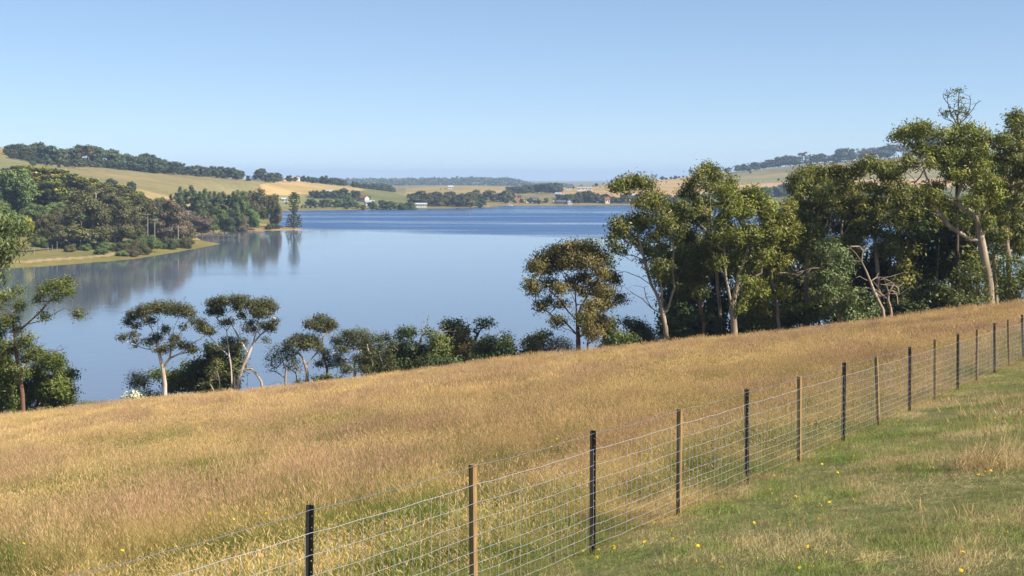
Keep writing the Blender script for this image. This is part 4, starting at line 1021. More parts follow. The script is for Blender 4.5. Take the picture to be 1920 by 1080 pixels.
    tr = sk.mesh('trunk', 0.15 if form != 'bush' else 0.2, 0.04 if lod == 0 else 0.07, sides=5)
    V_, F_, v_, tip_ = leaf_cloud(R, C, RAD, dens, L, Wd, 0.15, sp, per=14)
    cr = fast_mesh('crown', V_, F_, 4, {'v': ('FACE', v_), 'tip': ('FACE', tip_)})
    return tr, cr

KM = {}
def kinds(form, lod, mat, bark, n=3):
    key = (form, lod)
    if key not in KM:
        L_ = []
        for i in range(n):
            tr, cr = kind_mesh(hash_(form) + lod * 50 + i, form, lod)
            tr.materials.append(B_GUM); cr.materials.append(M_MDARK)
            L_.append((tr, cr))
        KM[key] = L_
    return KM[key]
def hash_(s):
    return sum(ord(c) * (i + 3) for i, c in enumerate(s)) * 7 % 9000

RF = np.random.default_rng(77)
def far_tree(name, label, cat, px, Y, top, form, mat, bark=None, lod=1, wide=1.0, group=None, h=None):
    """top: row of the tree top in the photograph (gives its height), or h in metres"""
    bark = bark or B_GUM
    X = (px - 960) / F * Y
    z = hill_z(X, Y)
    if h is None:
        h = max(2.0, CZ + (HY - top) / F * Y - z)
    tr, cr = kinds(form, lod, mat, bark)[int(RF.integers(0, 3))]
    root = empty(name, (X, Y, z))
    s = h / 9.7
    root.scale = (s * wide, s * wide, s)
    root.rotation_euler = (0, 0, RF.random() * 6.28)
    tag(root, label, cat, group)
    for nm_, me_, mt_ in (('trunk' if form != 'bush' else 'stem', tr, bark), ('crown' if form != 'bush' else 'foliage', cr, mat)):
        o = link(nm_, me_, None, root)
        o.material_slots[0].link = 'OBJECT'          # alike trees share a mesh, each has its own leaf colour
        o.material_slots[0].material = mt_
    return root

ORD = ['first', 'second', 'third', 'fourth', 'fifth', 'sixth', 'seventh', 'eighth', 'ninth', 'tenth', 'eleventh', 'twelfth', 'thirteenth', 'fourteenth', 'fifteenth', 'sixteenth', 'seventeenth',
       'eighteenth', 'nineteenth', 'twentieth']
TENS = ['', '', 'twenty', 'thirty', 'forty', 'fifty', 'sixty', 'seventy', 'eighty', 'ninety', 'one hundred and']
def ordw(i):
    if i < 20: return ORD[i]
    t_, u_ = divmod(i + 1, 10)
    if u_ == 0: return {2: 'twentieth', 3: 'thirtieth', 4: 'fortieth', 5: 'fiftieth', 6: 'sixtieth', 7: 'seventieth', 8: 'eightieth', 9: 'ninetieth'}[t_]
    return TENS[t_] + '-' + ORD[u_ - 1]

# --- opposite bank on the left (350 to 650 m away)
bank = [
 # golden-tipped cypresses
 ('cypress_tree', 'golden-tipped cypress at the left edge of the hedge, behind the light green willow', -8, 505, 314, 'mac', M_MAC, 1.25),
 ('cypress_tree', 'golden-tipped cypress second from the left in the tall hedge', 48, 520, 312, 'mac', M_MAC, 1.1),
 ('cypress_tree', 'golden-tipped cypress third from the left in the tall hedge', 92, 515, 315, 'mac', M_MAC, 1.1),
 ('cypress_tree', 'golden-tipped cypress at the middle of the tall hedge', 132, 520, 323, 'mac', M_MAC, 1.1),
 ('cypress_tree', 'lower cypress in front of the middle of the tall hedge', 92, 480, 335, 'mac', M_MAC, 1.0),
 ('cypress_tree', 'golden-tipped cypress right of the hedge middle', 160, 530, 333, 'mac', M_MAC, 1.0),
 ('cypress_tree', 'golden-tipped cypress behind the bronze gum on the bank', 190, 535, 343, 'mac', M_MAC, 1.0),
 ('cypress_tree', 'sloping golden cypress at the right end of the hedge', 232, 545, 348, 'mac', M_MAC, 1.0),
 ('cypress_tree', 'last low golden cypress where the hedge runs down to the gums', 252, 540, 364, 'mac', M_MAC, 1.0),
 ('willow_tree', 'light green drooping tree in front of the hedge at far left', 30, 460, 322, 'willow', M_MGRN, 0.95),
 ('willow_tree', 'green leafy tree at the left edge of the opposite bank', -14, 445, 345, 'willow', M_MGRN, 1.0),
 ('broadleaf_tree', 'dark round tree left of the road bend under the hedge', 88, 440, 398, 'round', M_MGUM, 1.15),
 ('broadleaf_tree', 'mid green tree below the cypress hedge at left', 66, 455, 382, 'round', M_MGRN, 1.1),
 ('broadleaf_tree', 'bright green tree between the hedge and the bronze gum', 100, 465, 376, 'round', M_MLITE, 1.0),
 ('broadleaf_tree', 'green tree directly left of the bronze gum crown', 118, 460, 380, 'round', M_MGRN, 0.9),
 ('broadleaf_tree', 'pale leafy tree low at the far left above the road', 22, 420, 392, 'round', M_MLITE, 1.0),
 ('yellow_bush', 'small bright yellow bush among the trees at left', 53, 450, 402, 'round', M_MYEL, 0.8),
 # bank gums
 ('gum_tree', 'bronze gum with pale trunks, tallest on the opposite bank', 150, 420, 352, 'gum', M_MGUM, 0.98),
 ('gum_tree', 'olive gum overlapping the right side of the bronze gum', 182, 428, 384, 'gum', M_MGUM, 0.95),
 ('gum_tree', 'gum with pale forked trunk right of the bronze gum', 216, 435, 366, 'gum', M_MGUM, 0.9),
 ('gum_tree', 'sparse pale-limbed gum standing against the hedge', 204, 480, 345, 'bareGum', M_MGUM, 1.0),
 ('gum_tree', 'sparse gum behind the pale forked gum', 180, 490, 338, 'bareGum', M_MGUM, 1.0),
 ('gum_tree', 'spreading olive gum above the dark shore bush', 250, 455, 388, 'gum', M_MGUM, 1.0),
 ('gum_tree', 'dark rounded gum behind the power pole', 275, 480, 364, 'gum', M_MGUM, 0.9),
 ('gum_tree', 'brown gum with orange trunk at the right end of the near bank', 322, 470, 376, 'gum', M_MPUR, 0.9),
 ('gum_tree', 'thin brown gum at the water end of the near bank', 345, 478, 400, 'gum', M_MPUR, 0.85),
 ('gum_tree', 'dark gum beside the orange-trunked gum', 305, 485, 382, 'gum', M_MDARK, 0.9),
 ('shore_bush', 'big dark bush on the shore right of the forked gum', 276, 425, 433, 'bush', M_MGRN, 0.75),
 ('shore_bush', 'rounded dark green bush at the water edge near the point', 318, 446, 441, 'bush', M_MDARK, 0.75),
 ('shore_bush', 'olive bush on the shore in front of the big dark bush', 262, 415, 447, 'bush', M_MGUM, 0.75),
 ('shore_bush', 'small bush at the tip of the near bank', 348, 455, 447, 'bush', M_MGUM, 0.8),
 ('shore_bush', 'bright green bush at the water edge below the forked gum', 228, 404, 467, 'bush', M_MLITE, 0.95),
 ('shore_bush', 'grey-green low bush beside the bright green shore bush', 246, 406, 464, 'bush', M_MPUR, 1.0),
 ('shore_bush', 'low olive bush under the bronze gum', 132, 408, 455, 'bush', M_MGUM, 0.8),
 ('shore_bush', 'low dark bush between the bronze gum and the bright shore bush', 190, 405, 462, 'bush', M_MGRN, 0.95),
 ('shore_bush', 'dark bush under the trees at the road bend', 108, 425, 445, 'bush', M_MDARK, 1.1),
 # point
 ('broadleaf_tree', 'dark round tree below the poplars, left', 352, 580, 395, 'round', M_MPUR, 1.1),
 ('broadleaf_tree', 'dark green round tree below the poplars, centre', 400, 590, 383, 'round', M_MGRN, 1.1),
 ('broadleaf_tree', 'dark round tree below the poplars, right', 432, 595, 390, 'round', M_MDARK, 1.1),
 ('broadleaf_tree', 'low purplish shrubby tree near the jetty shore', 378, 575, 402, 'round', M_MPUR, 1.3),
 ('broadleaf_tree', 'low dark tree on the point between poplars and willows', 450, 605, 402, 'round', M_MPUR, 1.2),
 ('willow_tree', 'weeping green tree left of the tall one on the point', 452, 625, 362, 'willow', M_MGRN, 0.8),
 ('willow_tree', 'tallest drooping tree on the point', 485, 632, 357, 'willow', M_MGUM, 0.85),
 ('willow_tree', 'drooping tree at the outer end of the point', 508, 640, 368, 'willow', M_MGUM, 0.85),
 ('willow_tree', 'brownish drooping tree overhanging the water on the point', 520, 645, 382, 'willow', M_MPUR, 0.7),
 ('broadleaf_tree', 'small light green tree in front on the point', 476, 618, 389, 'round', M_MLITE, 0.85),
 ('broadleaf_tree', 'purplish round tree behind the point trees', 465, 720, 358, 'round', M_MPUR, 0.9),
 ('shore_bush', 'small dark bush on the spit left of the pine', 507, 624, 417, 'bush', M_MDARK, 0.8),
 ('shore_bush', 'second small bush on the spit nearest the pine', 520, 628, 418, 'bush', M_MDARK, 0.7),
 ('shore_bush', 'dark bush at the foot of the point trees', 446, 612, 410, 'bush', M_MPUR, 0.9),
]
for nm, lab, px, Y, top, form, mat, wide in bank:
    far_tree(nm, lab, 'bush' if 'bush' in nm else 'tree', px, Y, top, form, mat, B_DEAD if 'gum' in nm else B_DARK, 0, wide * 1.1)
RB = np.random.default_rng(61)
ug = []
for i in range(34):
    px = -20 + 375 * (i + 0.5) / 34 + RB.normal() * 4
    Yu = float(np.interp(px, [-20, 100, 200, 300, 360], [455, 468, 470, 495, 520])) + RB.normal() * 8
    ug.append((px, Yu, 4.5 + 4.5 * RB.random(), ['round', 'bush', 'willow'][int(RB.integers(0, 3))], [M_MGRN, M_MDARK, M_MGUM, M_MPUR, M_MGRN, M_MLITE][int(RB.integers(0, 6))]))
for i in range(22):
    px = 60 + 295 * (i + 0.5) / 22 + RB.normal() * 4
    ug.append((px, float(np.interp(px, [60, 100, 200, 300, 360], [425, 422, 424, 446, 470])) + RB.normal() * 5, 2.0 + 2.2 * RB.random(), 'bush', [M_MGRN, M_MDARK, M_MGUM, M_MPUR][int(RB.integers(0, 4))]))
ug.sort(key=lambda q: q[0])
for i, (px, Yu, h_, form, mat) in enumerate(ug):
    far_tree('bank_shrub', '%s shrub from the left in the undergrowth between the gums of the opposite bank' % ordw(i), 'bush', px, Yu, None, form, mat, B_DARK, 0, 1.0 if form != 'willow' else 1.25, 'undergrowth on the opposite bank', h=h_)
pop = [(338, 352), (347, 356), (358, 349), (366, 358), (375, 362), (384, 357), (393, 362), (402, 360), (411, 364), (420, 361), (429, 366), (438, 362), (448, 358), (330, 362), (320, 366)]
for i, (px, top) in enumerate(sorted(pop)):
    far_tree('poplar_tree', 'narrow upright poplar, %s from the left in the row on the opposite bank' % ordw(i), 'tree', px, 640 + 4 * RF.normal(), top, 'poplar', M_MPOP, B_DARK, 0, 1.5, 'poplars in a row on the opposite bank')
mid = [(262, 375), (275, 369), (288, 374), (300, 372), (312, 369), (268, 383), (292, 384)]
for i, (px, top) in enumerate(sorted(mid)):
    far_tree('broadleaf_tree', 'dull green tree, %s from the left between the cypress hedge and the poplars' % ordw(i), 'tree', px, 600 + 12 * RF.normal(), top, 'willow' if i % 2 else 'round', M_MPOP if i % 2 else M_MGUM, B_DARK, 0, 0.8, 'trees between hedge and poplars')
fieldt = [(62, 300, 860, 'round', 'lone round green tree below the ridge gums on the left green field', M_MGRN, 1.35), (246, 340, 720, 'round', 'dark tree showing above the right end of the cypress hedge', M_MDARK, 1.0), (208, 334, 700, 'round', 'dark tree peeping over the middle right of the hedge', M_MDARK, 1.2),
          (10, 309, 700, 'bush', 'dark bush line behind the hedge at the far left', M_MDARK, 1.3)]
for px, top, Y, form, lab, mat, wd in fieldt:
    far_tree('field_tree', lab, 'tree', px, Y, top, form, mat, B_DARK, 0, wd)

# --- Norfolk pine on the spit
def norfolk():
    Y = 634.0; px = 551.0
    X = (px - 960) / F * Y; z = hill_z(X, Y)
    h = CZ + (HY - 362) / F * Y - z
    root = empty('norfolk_pine', (X, Y, z))
    tag(root, 'tall pine with whorled branches standing alone on the tip of the spit', 'tree')
    R = np.random.default_rng(5)
    mb = MB(); mb.tube([(0, 0, -0.3), (0, 0, h * 0.5), (0.1, 0, h)], [0.42, 0.25, 0.05], 7)
    C, RAD = [], []
    for f in np.linspace(0.03, 0.99, 19):
        zz = h * f
        r = (3.9 * (1 - f) ** 0.6 + 0.5) if f < 0.40 else (3.2 if f > 0.62 else 2.2) * (1.0 if f < 0.85 else max(0.35, (1.06 - f) / 0.21))
        if 0.40 < f < 0.47: r *= 0.6
        n = 6
        for k in range(n):
            a = k * 6.28 / n + R.normal() * 0.25
            if R.random() < 0.12: continue
            rr = r * (0.75 + 0.35 * R.random())
            tip_ = np.array([math.cos(a) * rr, math.sin(a) * rr, zz + 0.15 * rr])
            mb.tube([(0, 0, zz), tuple(tip_)], [0.07, 0.03], 4)
            for q in (0.45, 0.75, 1.0):
                C.append((tip_ * np.array([q, q, 0]) + np.array([0, 0, zz + 0.15 * rr * q]))); RAD.append((0.55, 0.55, 0.28))
    mb.build('trunk', B_DARK, root)
    V_, F_, v_, tip_ = leaf_cloud(R, np.array(C), np.array(RAD), 22, 0.5, 0.24, 0.0, 0.18, per=10)
    link('crown', fast_mesh('crown', V_, F_, 4, {'v': ('FACE', v_), 'tip': ('FACE', tip_)}), M_EUCD, root)
norfolk()

# --- gums along the left ridge
RR = np.random.default_rng(31)
row = []
xs = np.concatenate([np.arange(14, 120, 6.2), np.arange(120, 246, 6.6), np.arange(246, 320, 7.0), np.arange(322, 470, 9.5)])
for x in xs:
    x = x + RR.normal() * 1.5
    top = np.interp(x, [10, 30, 60, 75, 100, 120, 140, 160, 200, 240, 250, 275, 300, 312, 330, 350, 380, 408, 430, 450, 470], [272, 268, 270, 266, 276, 277, 276, 270, 277, 288, 288, 286, 292, 302, 303, 307, 310, 312, 310, 318, 330]) + abs(RR.normal()) * 3.2
    base = np.interp(x, [0, 60, 110, 150, 230, 300, 400, 470], [292, 300, 309, 304, 315, 324, 329, 336])
    Y = np.interp(x, [0, 100, 200, 300, 400, 480], [960, 930, 975, 1005, 1060, 1110]) + RR.normal() * 12
    pine = 243 < x < 316
    row.append((x, Y, top, 'round' if pine or (405 < x < 450) else ('openGum' if 150 < x < 240 and RR.random() < 0.75 else 'gum'), M_MDARK if pine or (405 < x < 450) else (M_MGUM if RR.random() < 0.25 else M_MDARK)))
row.sort(key=lambda q: q[0])
for i, (x, Y, top, form, mat) in enumerate(row):
    far_tree('ridge_tree', '%s ridge tree from the left edge along the skyline of the left hill' % ordw(i), 'tree', x, Y, top, form, mat, B_GUM, 1, 1.15, 'trees along the left ridge')
low = [(20 + 6.6 * i) for i in range(62)]
for i, x in enumerate(low):
    base = np.interp(x, [0, 60, 110, 150, 230, 300, 400, 440], [292, 304, 322, 313, 317, 325, 330, 334])
    Y = np.interp(x, [0, 100, 200, 300, 400, 440], [940, 890, 965, 1000, 1050, 1080]) + RR.normal() * 6
    far_tree('ridge_shrub', '%s low tree from the left in the lower edge of the left ridge wood' % ordw(i), 'tree', x + RR.normal() * 2, Y, base - (10 + 8 * RR.random() if x < 240 else 6 + 5 * RR.random()), 'gum' if RR.random() < 0.6 else 'round', M_MDARK if RR.random() < 0.6 else M_MGUM, B_GUM, 1, 1.3, 'lower edge of the left ridge wood')
# --- middle knoll, from the left ridge to the far shore
knoll = [(478, 330), (486, 318), (489, 316), (497, 327), (505, 324), (513, 324), (521, 323), (543, 328), (553, 331), (559, 329), (569, 329), (577, 330), (586, 332), (592, 333), (604, 330), (610, 329), (622, 333), (630, 333), (637, 334), (645, 337), (663, 340), (668, 341)]
for i, (x, top) in enumerate(knoll):
    Y = np.interp(x, [470, 560, 670], [1150, 1290, 1330]) + RR.normal() * 8
    far_tree('knoll_tree', '%s dark tree from the left on the crest above the golden field' % ordw(i), 'tree', x, Y, top, 'gum' if x < 510 else 'round', M_MDARK, B_GUM, 1, 1.2, 'trees on the crest above the golden field')
plant = [(675 + 5.5 * i, 343 + 1.4 * abs(RR.normal())) for i in range(12)]
for i, (x, top) in enumerate(plant):
    far_tree('plantation_tree', '%s tree from the left in the dark plantation right of the golden field' % ordw(i), 'tree', x, 1520 + RR.normal() * 15, top + (3 if i > 9 else 0), 'round', M_MDARK, B_GUM, 1, 1.25, 'dark plantation behind the knoll')
hs = [(585, 357), (592, 357), (600, 358), (609, 356), (622, 358), (629, 357), (580, 372), (587, 373), (603, 374), (611, 373), (618, 373), (636, 362), (641, 354), (646, 353), (652, 360), (634, 371), (644, 371), (656, 370), (660, 368), (664, 356), (669, 357), (672, 362), (690, 366), (698, 377), (717, 375), (724, 377), (731, 376), (738, 379), (752, 380), (757, 382), (768, 378), (773, 379), (566, 385), (573, 387), (582, 386), (592, 385), (521, 377), (528, 381), (537, 388), (628, 384), (606, 385), (650, 384), (670, 380), (682, 384), (706, 384)]
for i, (x, top) in enumerate(sorted(hs)):
    Y = 1022 + (390 - top) * 1.3 + RR.normal() * 3 if top > 366 else 1120 + RR.normal() * 10
    far_tree('shore_tree', '%s tree from the left below the golden field, around the farmhouses' % ordw(i), 'tree', x, Y, top, 'round' if RR.random() < 0.75 else 'gum', M_MDARK if RR.random() < 0.6 else M_MGRN, B_GUM, 1, 1.45, 'trees around the far farmhouses')
# --- centre far shore
ct = []
for x in np.arange(778, 905, 5):
    ct.append((x + RR.normal() * 2, 1095 + 30 * RR.random(), np.interp(x, [778, 800, 860, 900], [366, 372, 366, 378]) + RR.normal() * 4))
for x in np.arange(770, 960, 6):
    ct.append((x + RR.normal() * 2, 1230 + 40 * RR.random(), np.interp(x, [770, 860, 880, 960], [366, 364, 360, 360]) + RR.normal() * 3))
for x in np.arange(955, 1055, 5):
    ct.append((x + RR.normal() * 2, 1560 + 25 * RR.random(), np.interp(x, [955, 1000, 1040, 1055], [352, 346, 343, 346]) + RR.normal() * 1.5))
for x in np.arange(1052, 1180, 6):
    ct.append((x + RR.normal() * 2, 1222 + 25 * RR.random(), np.interp(x, [1050, 1100, 1150, 1180], [369, 361, 368, 364]) + RR.normal() * 3))
for x in np.arange(930, 1060, 9):
    ct.append((x + RR.normal() * 3, 1206 + 25 * RR.random(), 375 + RR.normal() * 3.5))
for x in np.arange(1180, 1300, 8):
    ct.append((x + RR.normal() * 2, 1220 + 30 * RR.random(), 366 + RR.normal() * 4))
ct.sort()
cnt = {}
for i, (x, Y, top) in enumerate(ct):
    seg = ('on the wooded spit left of the moored cabin boat' if x < 930 else 'on the far shore between the cabin boat and the boathouse') if x < 1055 else ('on the far shore right of the boathouse' if x < 1180 else 'on the far shore behind the leftmost gum')
    if Y > 1500: seg = 'in the tall dark stand behind the far shore houses'
    k = cnt.get(seg, 0); cnt[seg] = k + 1
    far_tree('far_shore_tree', '%s tree from the left %s' % (ordw(k), seg), 'tree', x, Y, top, 'round' if RR.random() < 0.7 else 'gum', M_MDARK if RR.random() < 0.7 else M_MGUM, B_GUM, 1, 1.4, 'trees along the far shore')
for i, (x, Y, top) in enumerate([(835, 1900, 352), (842, 1900, 353), (826, 1880, 354), (850, 1910, 353)]):
    far_tree('hill_tree', '%s small tree from the left beside the white house on the dry central hill' % ordw(i), 'tree', x, Y, top, 'round', M_MDARK, B_GUM, 1, 1.3, 'trees on the dry central hill')
# --- right hill
rt = [(1090, 346, 'bareGum'), (1112, 347, 'round'), (1118, 343, 'round'), (1075, 349, 'round'), (1225, 325, 'bareGum'), (1242, 330, 'round'), (1249, 333, 'round'), (1258, 331, 'round'), (1266, 329, 'round'), (1273, 330, 'round'), (1281, 329, 'round'), (1296, 317, 'openGum'), (1155, 342, 'round'), (1143, 345, 'round')]
for x in np.arange(1340, 1760, 5.0):
    rt.append((x + RR.normal() * 2.5, np.interp(x, [1350, 1400, 1440, 1500, 1560, 1620, 1690, 1760], [316, 311, 303, 294, 289, 281, 271, 265]) + RR.normal() * 4, ['gum', 'bareGum', 'bareGum', 'gum', 'round'][int(RR.integers(0, 5))]))
rt.sort()
for i, (x, top, form) in enumerate(rt):
    Y = np.interp(x, [1070, 1170, 1300, 1400, 1500, 1700], [1800, 1800, 1900, 1930, 1960, 2010]) + RR.normal() * 15
    far_tree('right_ridge_tree', '%s tree from the left along the skyline of the right hill' % ordw(i), 'tree', x, Y, top, form, M_MPUR if form == 'bareGum' else M_MDARK, B_DARK, 1, 1.2 + 0.6 * RR.random(), 'trees along the right ridge')
for i in range(26):
    x = 1290 + i * 15 + RR.normal() * 4
    far_tree('slope_tree', '%s tree from the left in the dark wood at the foot of the right hill' % ordw(i), 'tree', x, 1330 + RR.normal() * 20, np.interp(x, [1290, 1390, 1450, 1700], [366, 356, 346, 352]) + RR.normal() * 2, 'round', M_MDARK, B_DARK, 1, 1.5, 'dark wood on the right shore')
for i, (x, top, Y) in enumerate([(1407, 321, 1840), (1240, 339, 1780), (1250, 341, 1760), (1238, 348, 1700), (1460, 334, 1640), (1475, 332, 1650), (1545, 318, 1800), (1575, 315, 1820), (1590, 310, 1850)]):
    far_tree('slope_tree', '%s lone tree from the left on the open fields of the right hill' % ordw(i), 'tree', x, Y, top, 'round', M_MPUR if i % 2 else M_MDARK, B_DARK, 1, 1.2, 'lone trees on the right hill')

# --- far wooded hill (reads as one mass)
def wood():
    R = np.random.default_rng(9)
    V_, F_, v_, t_ = [], [], [], []
    def top_z(px, Y):
        py = np.interp(px, [480, 520, 560, 620, 645, 700, 800, 890, 950, 975, 1000, 1060], [330, 329, 332, 333, 334, 334, 333, 331, 332, 337, 344, 347])
        return CZ + (HY - py) / F * 3900
    C, RAD = [], []
    for _ in range(1700):
        px = 470 + 600 * R.random(); f = R.random()
        Y = 3300 + 600 * f
        X = (px - 960) / F * Y
        z1 = top_z(px, Y)
        zz = 2 + (z1 - 12) * f ** 0.8
        C.append((X, Y, zz + 3)); RAD.append((8 + 3 * R.random(), 8, 5.5 + 3 * R.random()))
    V_, F_, v_, tip_ = leaf_cloud(R, np.array(C), np.array(RAD), 0.075, 6.5, 4.5, 0.3, 1.8, per=6)
    o = link('far_wood', fast_mesh('far_wood', V_, F_, 4, {'v': ('FACE', v_), 'tip': ('FACE', tip_)}), M_MDARK)
    tag(o, 'blue hazy wooded hill beyond the far shore', 'woodland', kind='stuff')
wood()

# ------------------------------------------------------------------ houses, jetty, poles, boats on the far side
WALLW = plain('white_weatherboard', (0.46, 0.45, 0.43), 0.7, 0.06, 2)
WALLC = plain('cream_wall', (0.62, 0.54, 0.40), 0.8, 0.08, 2)
WALLO = plain('orange_brick_wall', (0.48, 0.20, 0.10), 0.85, 0.12, 3)
ROOFR = plain('red_roof', (0.27, 0.085, 0.055), 0.6, 0.1, 2)
ROOFG = plain('grey_iron_roof', (0.42, 0.44, 0.47), 0.4, 0.08, 2, metal=0.2)
ROOFW = plain('pale_iron_roof', (0.48, 0.49, 0.50), 0.4, 0.06, 2)
ROOFD = plain('dark_roof', (0.10, 0.10, 0.11), 0.5, 0.1, 2)
GLASS = plain('dark_window_glass', (0.03, 0.04, 0.05), 0.1, 0.1, 2, spec=0.6)
DOORM = plain('painted_door', (0.14, 0.10, 0.08), 0.5, 0.1, 2)
def house(label, px, Y, w, d, hw, hr, wall, roof, rz=0.0, nw=3, chimney=False, gable_front=False, lift=0.0, cat='house'):
    X = (px - 960) / F * Y
    z = hill_z(X, Y) + lift
    w, d, hw, hr = w * 0.85, d * 0.85, hw * 0.62, hr * 0.8
    root = empty('house' if cat == 'house' else cat, (X, Y, z))
    root.rotation_euler = (0, 0, rz)
    tag(root, label, cat)
    mb = MB(); mb.box((0, 0, hw / 2 - 1.0), (w, d, hw + 2.0))
    e = 0.4
    # gable ends belong to the wall
    if gable_front:
        mb.poly([(-w / 2, -d / 2, hw), (w / 2, -d / 2, hw), (0, -d / 2, hw + hr)]); mb.poly([(w / 2, d / 2, hw), (-w / 2, d / 2, hw), (0, d / 2, hw + hr)])
    else:
        mb.poly([(-w / 2, d / 2, hw), (-w / 2, -d / 2, hw), (-w / 2, 0, hw + hr)]); mb.poly([(w / 2, -d / 2, hw), (w / 2, d / 2, hw), (w / 2, 0, hw + hr)])
    mb.build('wall', wall, root)
    mb = MB(); th = 0.18
    if gable_front:
        for s in (-1, 1):
            a, b = (s * (w / 2 + e), hw - e * hr / (w / 2)), (0, hw + hr)
            P = [(a[0], -d / 2 - e, a[1]), (b[0], -d / 2 - e, b[1]), (b[0], d / 2 + e, b[1]), (a[0], d / 2 + e, a[1])]
            Q = [(x, y, z_ + th) for x, y, z_ in P]
            mb.poly(P); mb.poly(Q[::-1])
            for k in range(4): mb.poly([P[k], Q[k], Q[(k + 1) % 4], P[(k + 1) % 4]])
    else:
        for s in (-1, 1):
            a, b = (s * (d / 2 + e), hw - e * hr / (d / 2)), (0, hw + hr)
            P = [(-w / 2 - e, a[0], a[1]), (-w / 2 - e, b[0], b[1]), (w / 2 + e, b[0], b[1]), (w / 2 + e, a[0], a[1])]
            Q = [(x, y, z_ + th) for x, y, z_ in P]
            mb.poly(P); mb.poly(Q[::-1])
            for k in range(4): mb.poly([P[k], Q[k], Q[(k + 1) % 4], P[(k + 1) % 4]])
    rf = mb.build('roof', roof, root)
    if chimney:
        mb = MB(); mb.box((w * 0.25, 0, hw + hr), (0.9, 0.7, 2.0)); mb.build('chimney', WALLO, rf)
    for k in range(nw):
        x = -w / 2 + w * (k + 0.5) / nw
        if k == nw // 2:
            mb = MB(); mb.box((x, -d / 2 - 0.03, 1.05), (1.0, 0.1, 2.1)); mb.build('door', DOORM, root)
        else:
            mb = MB(); mb.box((x, -d / 2 - 0.03, hw * 0.55), (min(1.8, w / nw * 0.55), 0.1, 1.2)); mb.build('window', GLASS, root)
    return root
house('small white shed by the shore left of the lone pine', 534, 1032, 6.0, 5, 2.6, 1.2, WALLW, ROOFW, 0.1, 2, lift=0.5, cat='shed')
house('long house with pale grey roof tucked in the hedge below the golden field', 616, 1140, 8.5, 6, 2.8, 2.0, WALLC, ROOFG, 0.1, 3, lift=2)
house('white house with red roof, on the green slope right of the tall trees', 683, 1110, 7.5, 7, 3.2, 2.2, WALLW, ROOFR, -0.6, 3, lift=1.5)
house('grey-roofed white house just below the red-roofed one', 693, 1075, 9, 7, 3.0, 2.0, WALLW, ROOFG, 0.3, 3, lift=1.2)
house('long low white building on the shore right of the green slope', 789, 1078, 11.5, 8, 3.0, 1.2, WALLW, ROOFW, 0.15, 5, lift=0.8)
house('tiny white house on the dry central hill', 845, 1890, 9, 7, 3.0, 2.0, WALLW, ROOFW, 0.1, 3, lift=1.5)
house('orange-walled house left among the far shore trees', 974, 1262, 5, 6, 5.0, 1.5, WALLO, ROOFD, 0, 2, lift=2)
house('white house with dark roof in the gap of the far shore trees', 1002, 1232, 8, 6, 3.2, 2.0, WALLW, ROOFD, 0.2, 3, lift=2.0)
house('low dark-roofed house left of the white one on the far shore', 991, 1228, 6, 6, 2.4, 1.8, WALLC, ROOFD, 0.1, 2, lift=1.5)
house('white house beside the dark plantation on the far shore', 1047, 1290, 7, 6, 4.0, 2.0, WALLW, ROOFG, -0.3, 2, lift=4)
house('cream house above the boathouse', 1043, 1228, 8, 5, 2.6, 1.4, WALLC, ROOFD, 0.1, 3, lift=2.2)
house('boathouse with a white gable at the water edge', 1067, 1206, 5, 6, 2.6, 2.2, WALLW, ROOFG, 0.3, 2, gable_front=True, cat='boathouse', lift=0.6)
house('long dark shed left of the white-gabled boathouse', 1052, 1208, 10, 6, 2.6, 1.8, ROOFD, ROOFD, 0.05, 3, cat='boat shed', lift=0.6)
house('cream house with red roof on the right of the far shore', 1138, 1225, 5, 6, 4.5, 2.0, WALLC, ROOFR, 0.2, 2, True, lift=1.2)
house('white tower-like house left of the cream red-roofed one', 1133, 1245, 4, 5, 7.0, 1.5, WALLW, ROOFR, 0.2, 2, lift=1.4)
house('long grey farm shed on the right of the central hill', 1096, 1600, 22, 10, 3.0, 1.5, WALLC, ROOFG, 0.0, 4, cat='farm shed', lift=2)
house('white farmhouse at the crest left of the grey farm shed', 1066, 1640, 8, 6, 3.4, 2.0, WALLW, ROOFD, 0.0, 3, lift=3)
house('pale farm building behind the crest above the golden field', 547, 1290, 18, 8, 3.0, 1.8, WALLC, ROOFG, 0.0, 4, cat='farm shed', lift=1.2)
house('pale roofed house half hidden by the leftmost gum top', 1187, 1330, 9, 7, 3.4, 2.0, WALLW, ROOFG, 0.1, 3, lift=2.0)

TIMB = plain('grey_weathered_timber', (0.17, 0.135, 0.105), 0.9, 0.2, 2)
# jetty
jy = 541.0
ja, jb = (372 - 960) / F * jy, (449 - 960) / F * jy
jet = empty('jetty', (ja, jy, 0)); tag(jet, 'narrow timber jetty on posts reaching right from the left bank', 'jetty')
jl = jb - ja
npl = 34
for k in range(npl):
    mb = MB(); mb.box((jl * (k + 0.5) / npl, 0, 0.95), (jl / npl * 0.93, 1.5, 0.12)); mb.build('plank', TIMB, jet)
mb = MB(); mb.box((jl / 2, -0.6, 0.80), (jl, 0.16, 0.17)); mb.build('bearer', TIMB, jet)
mb = MB(); mb.box((jl / 2, 0.6, 0.80), (jl, 0.16, 0.17)); mb.build('bearer', TIMB, jet)
for k in range(8):
    for s in (-1, 1):
        mb = MB(); mb.tube([(jl * (k + 0.9) / 8, s * 0.82, -1.5), (jl * (k + 0.9) / 8, s * 0.82, 1.5 + (0.5 if k == 7 else 0))], 0.14, 8); mb.build('pile', TIMB, jet)
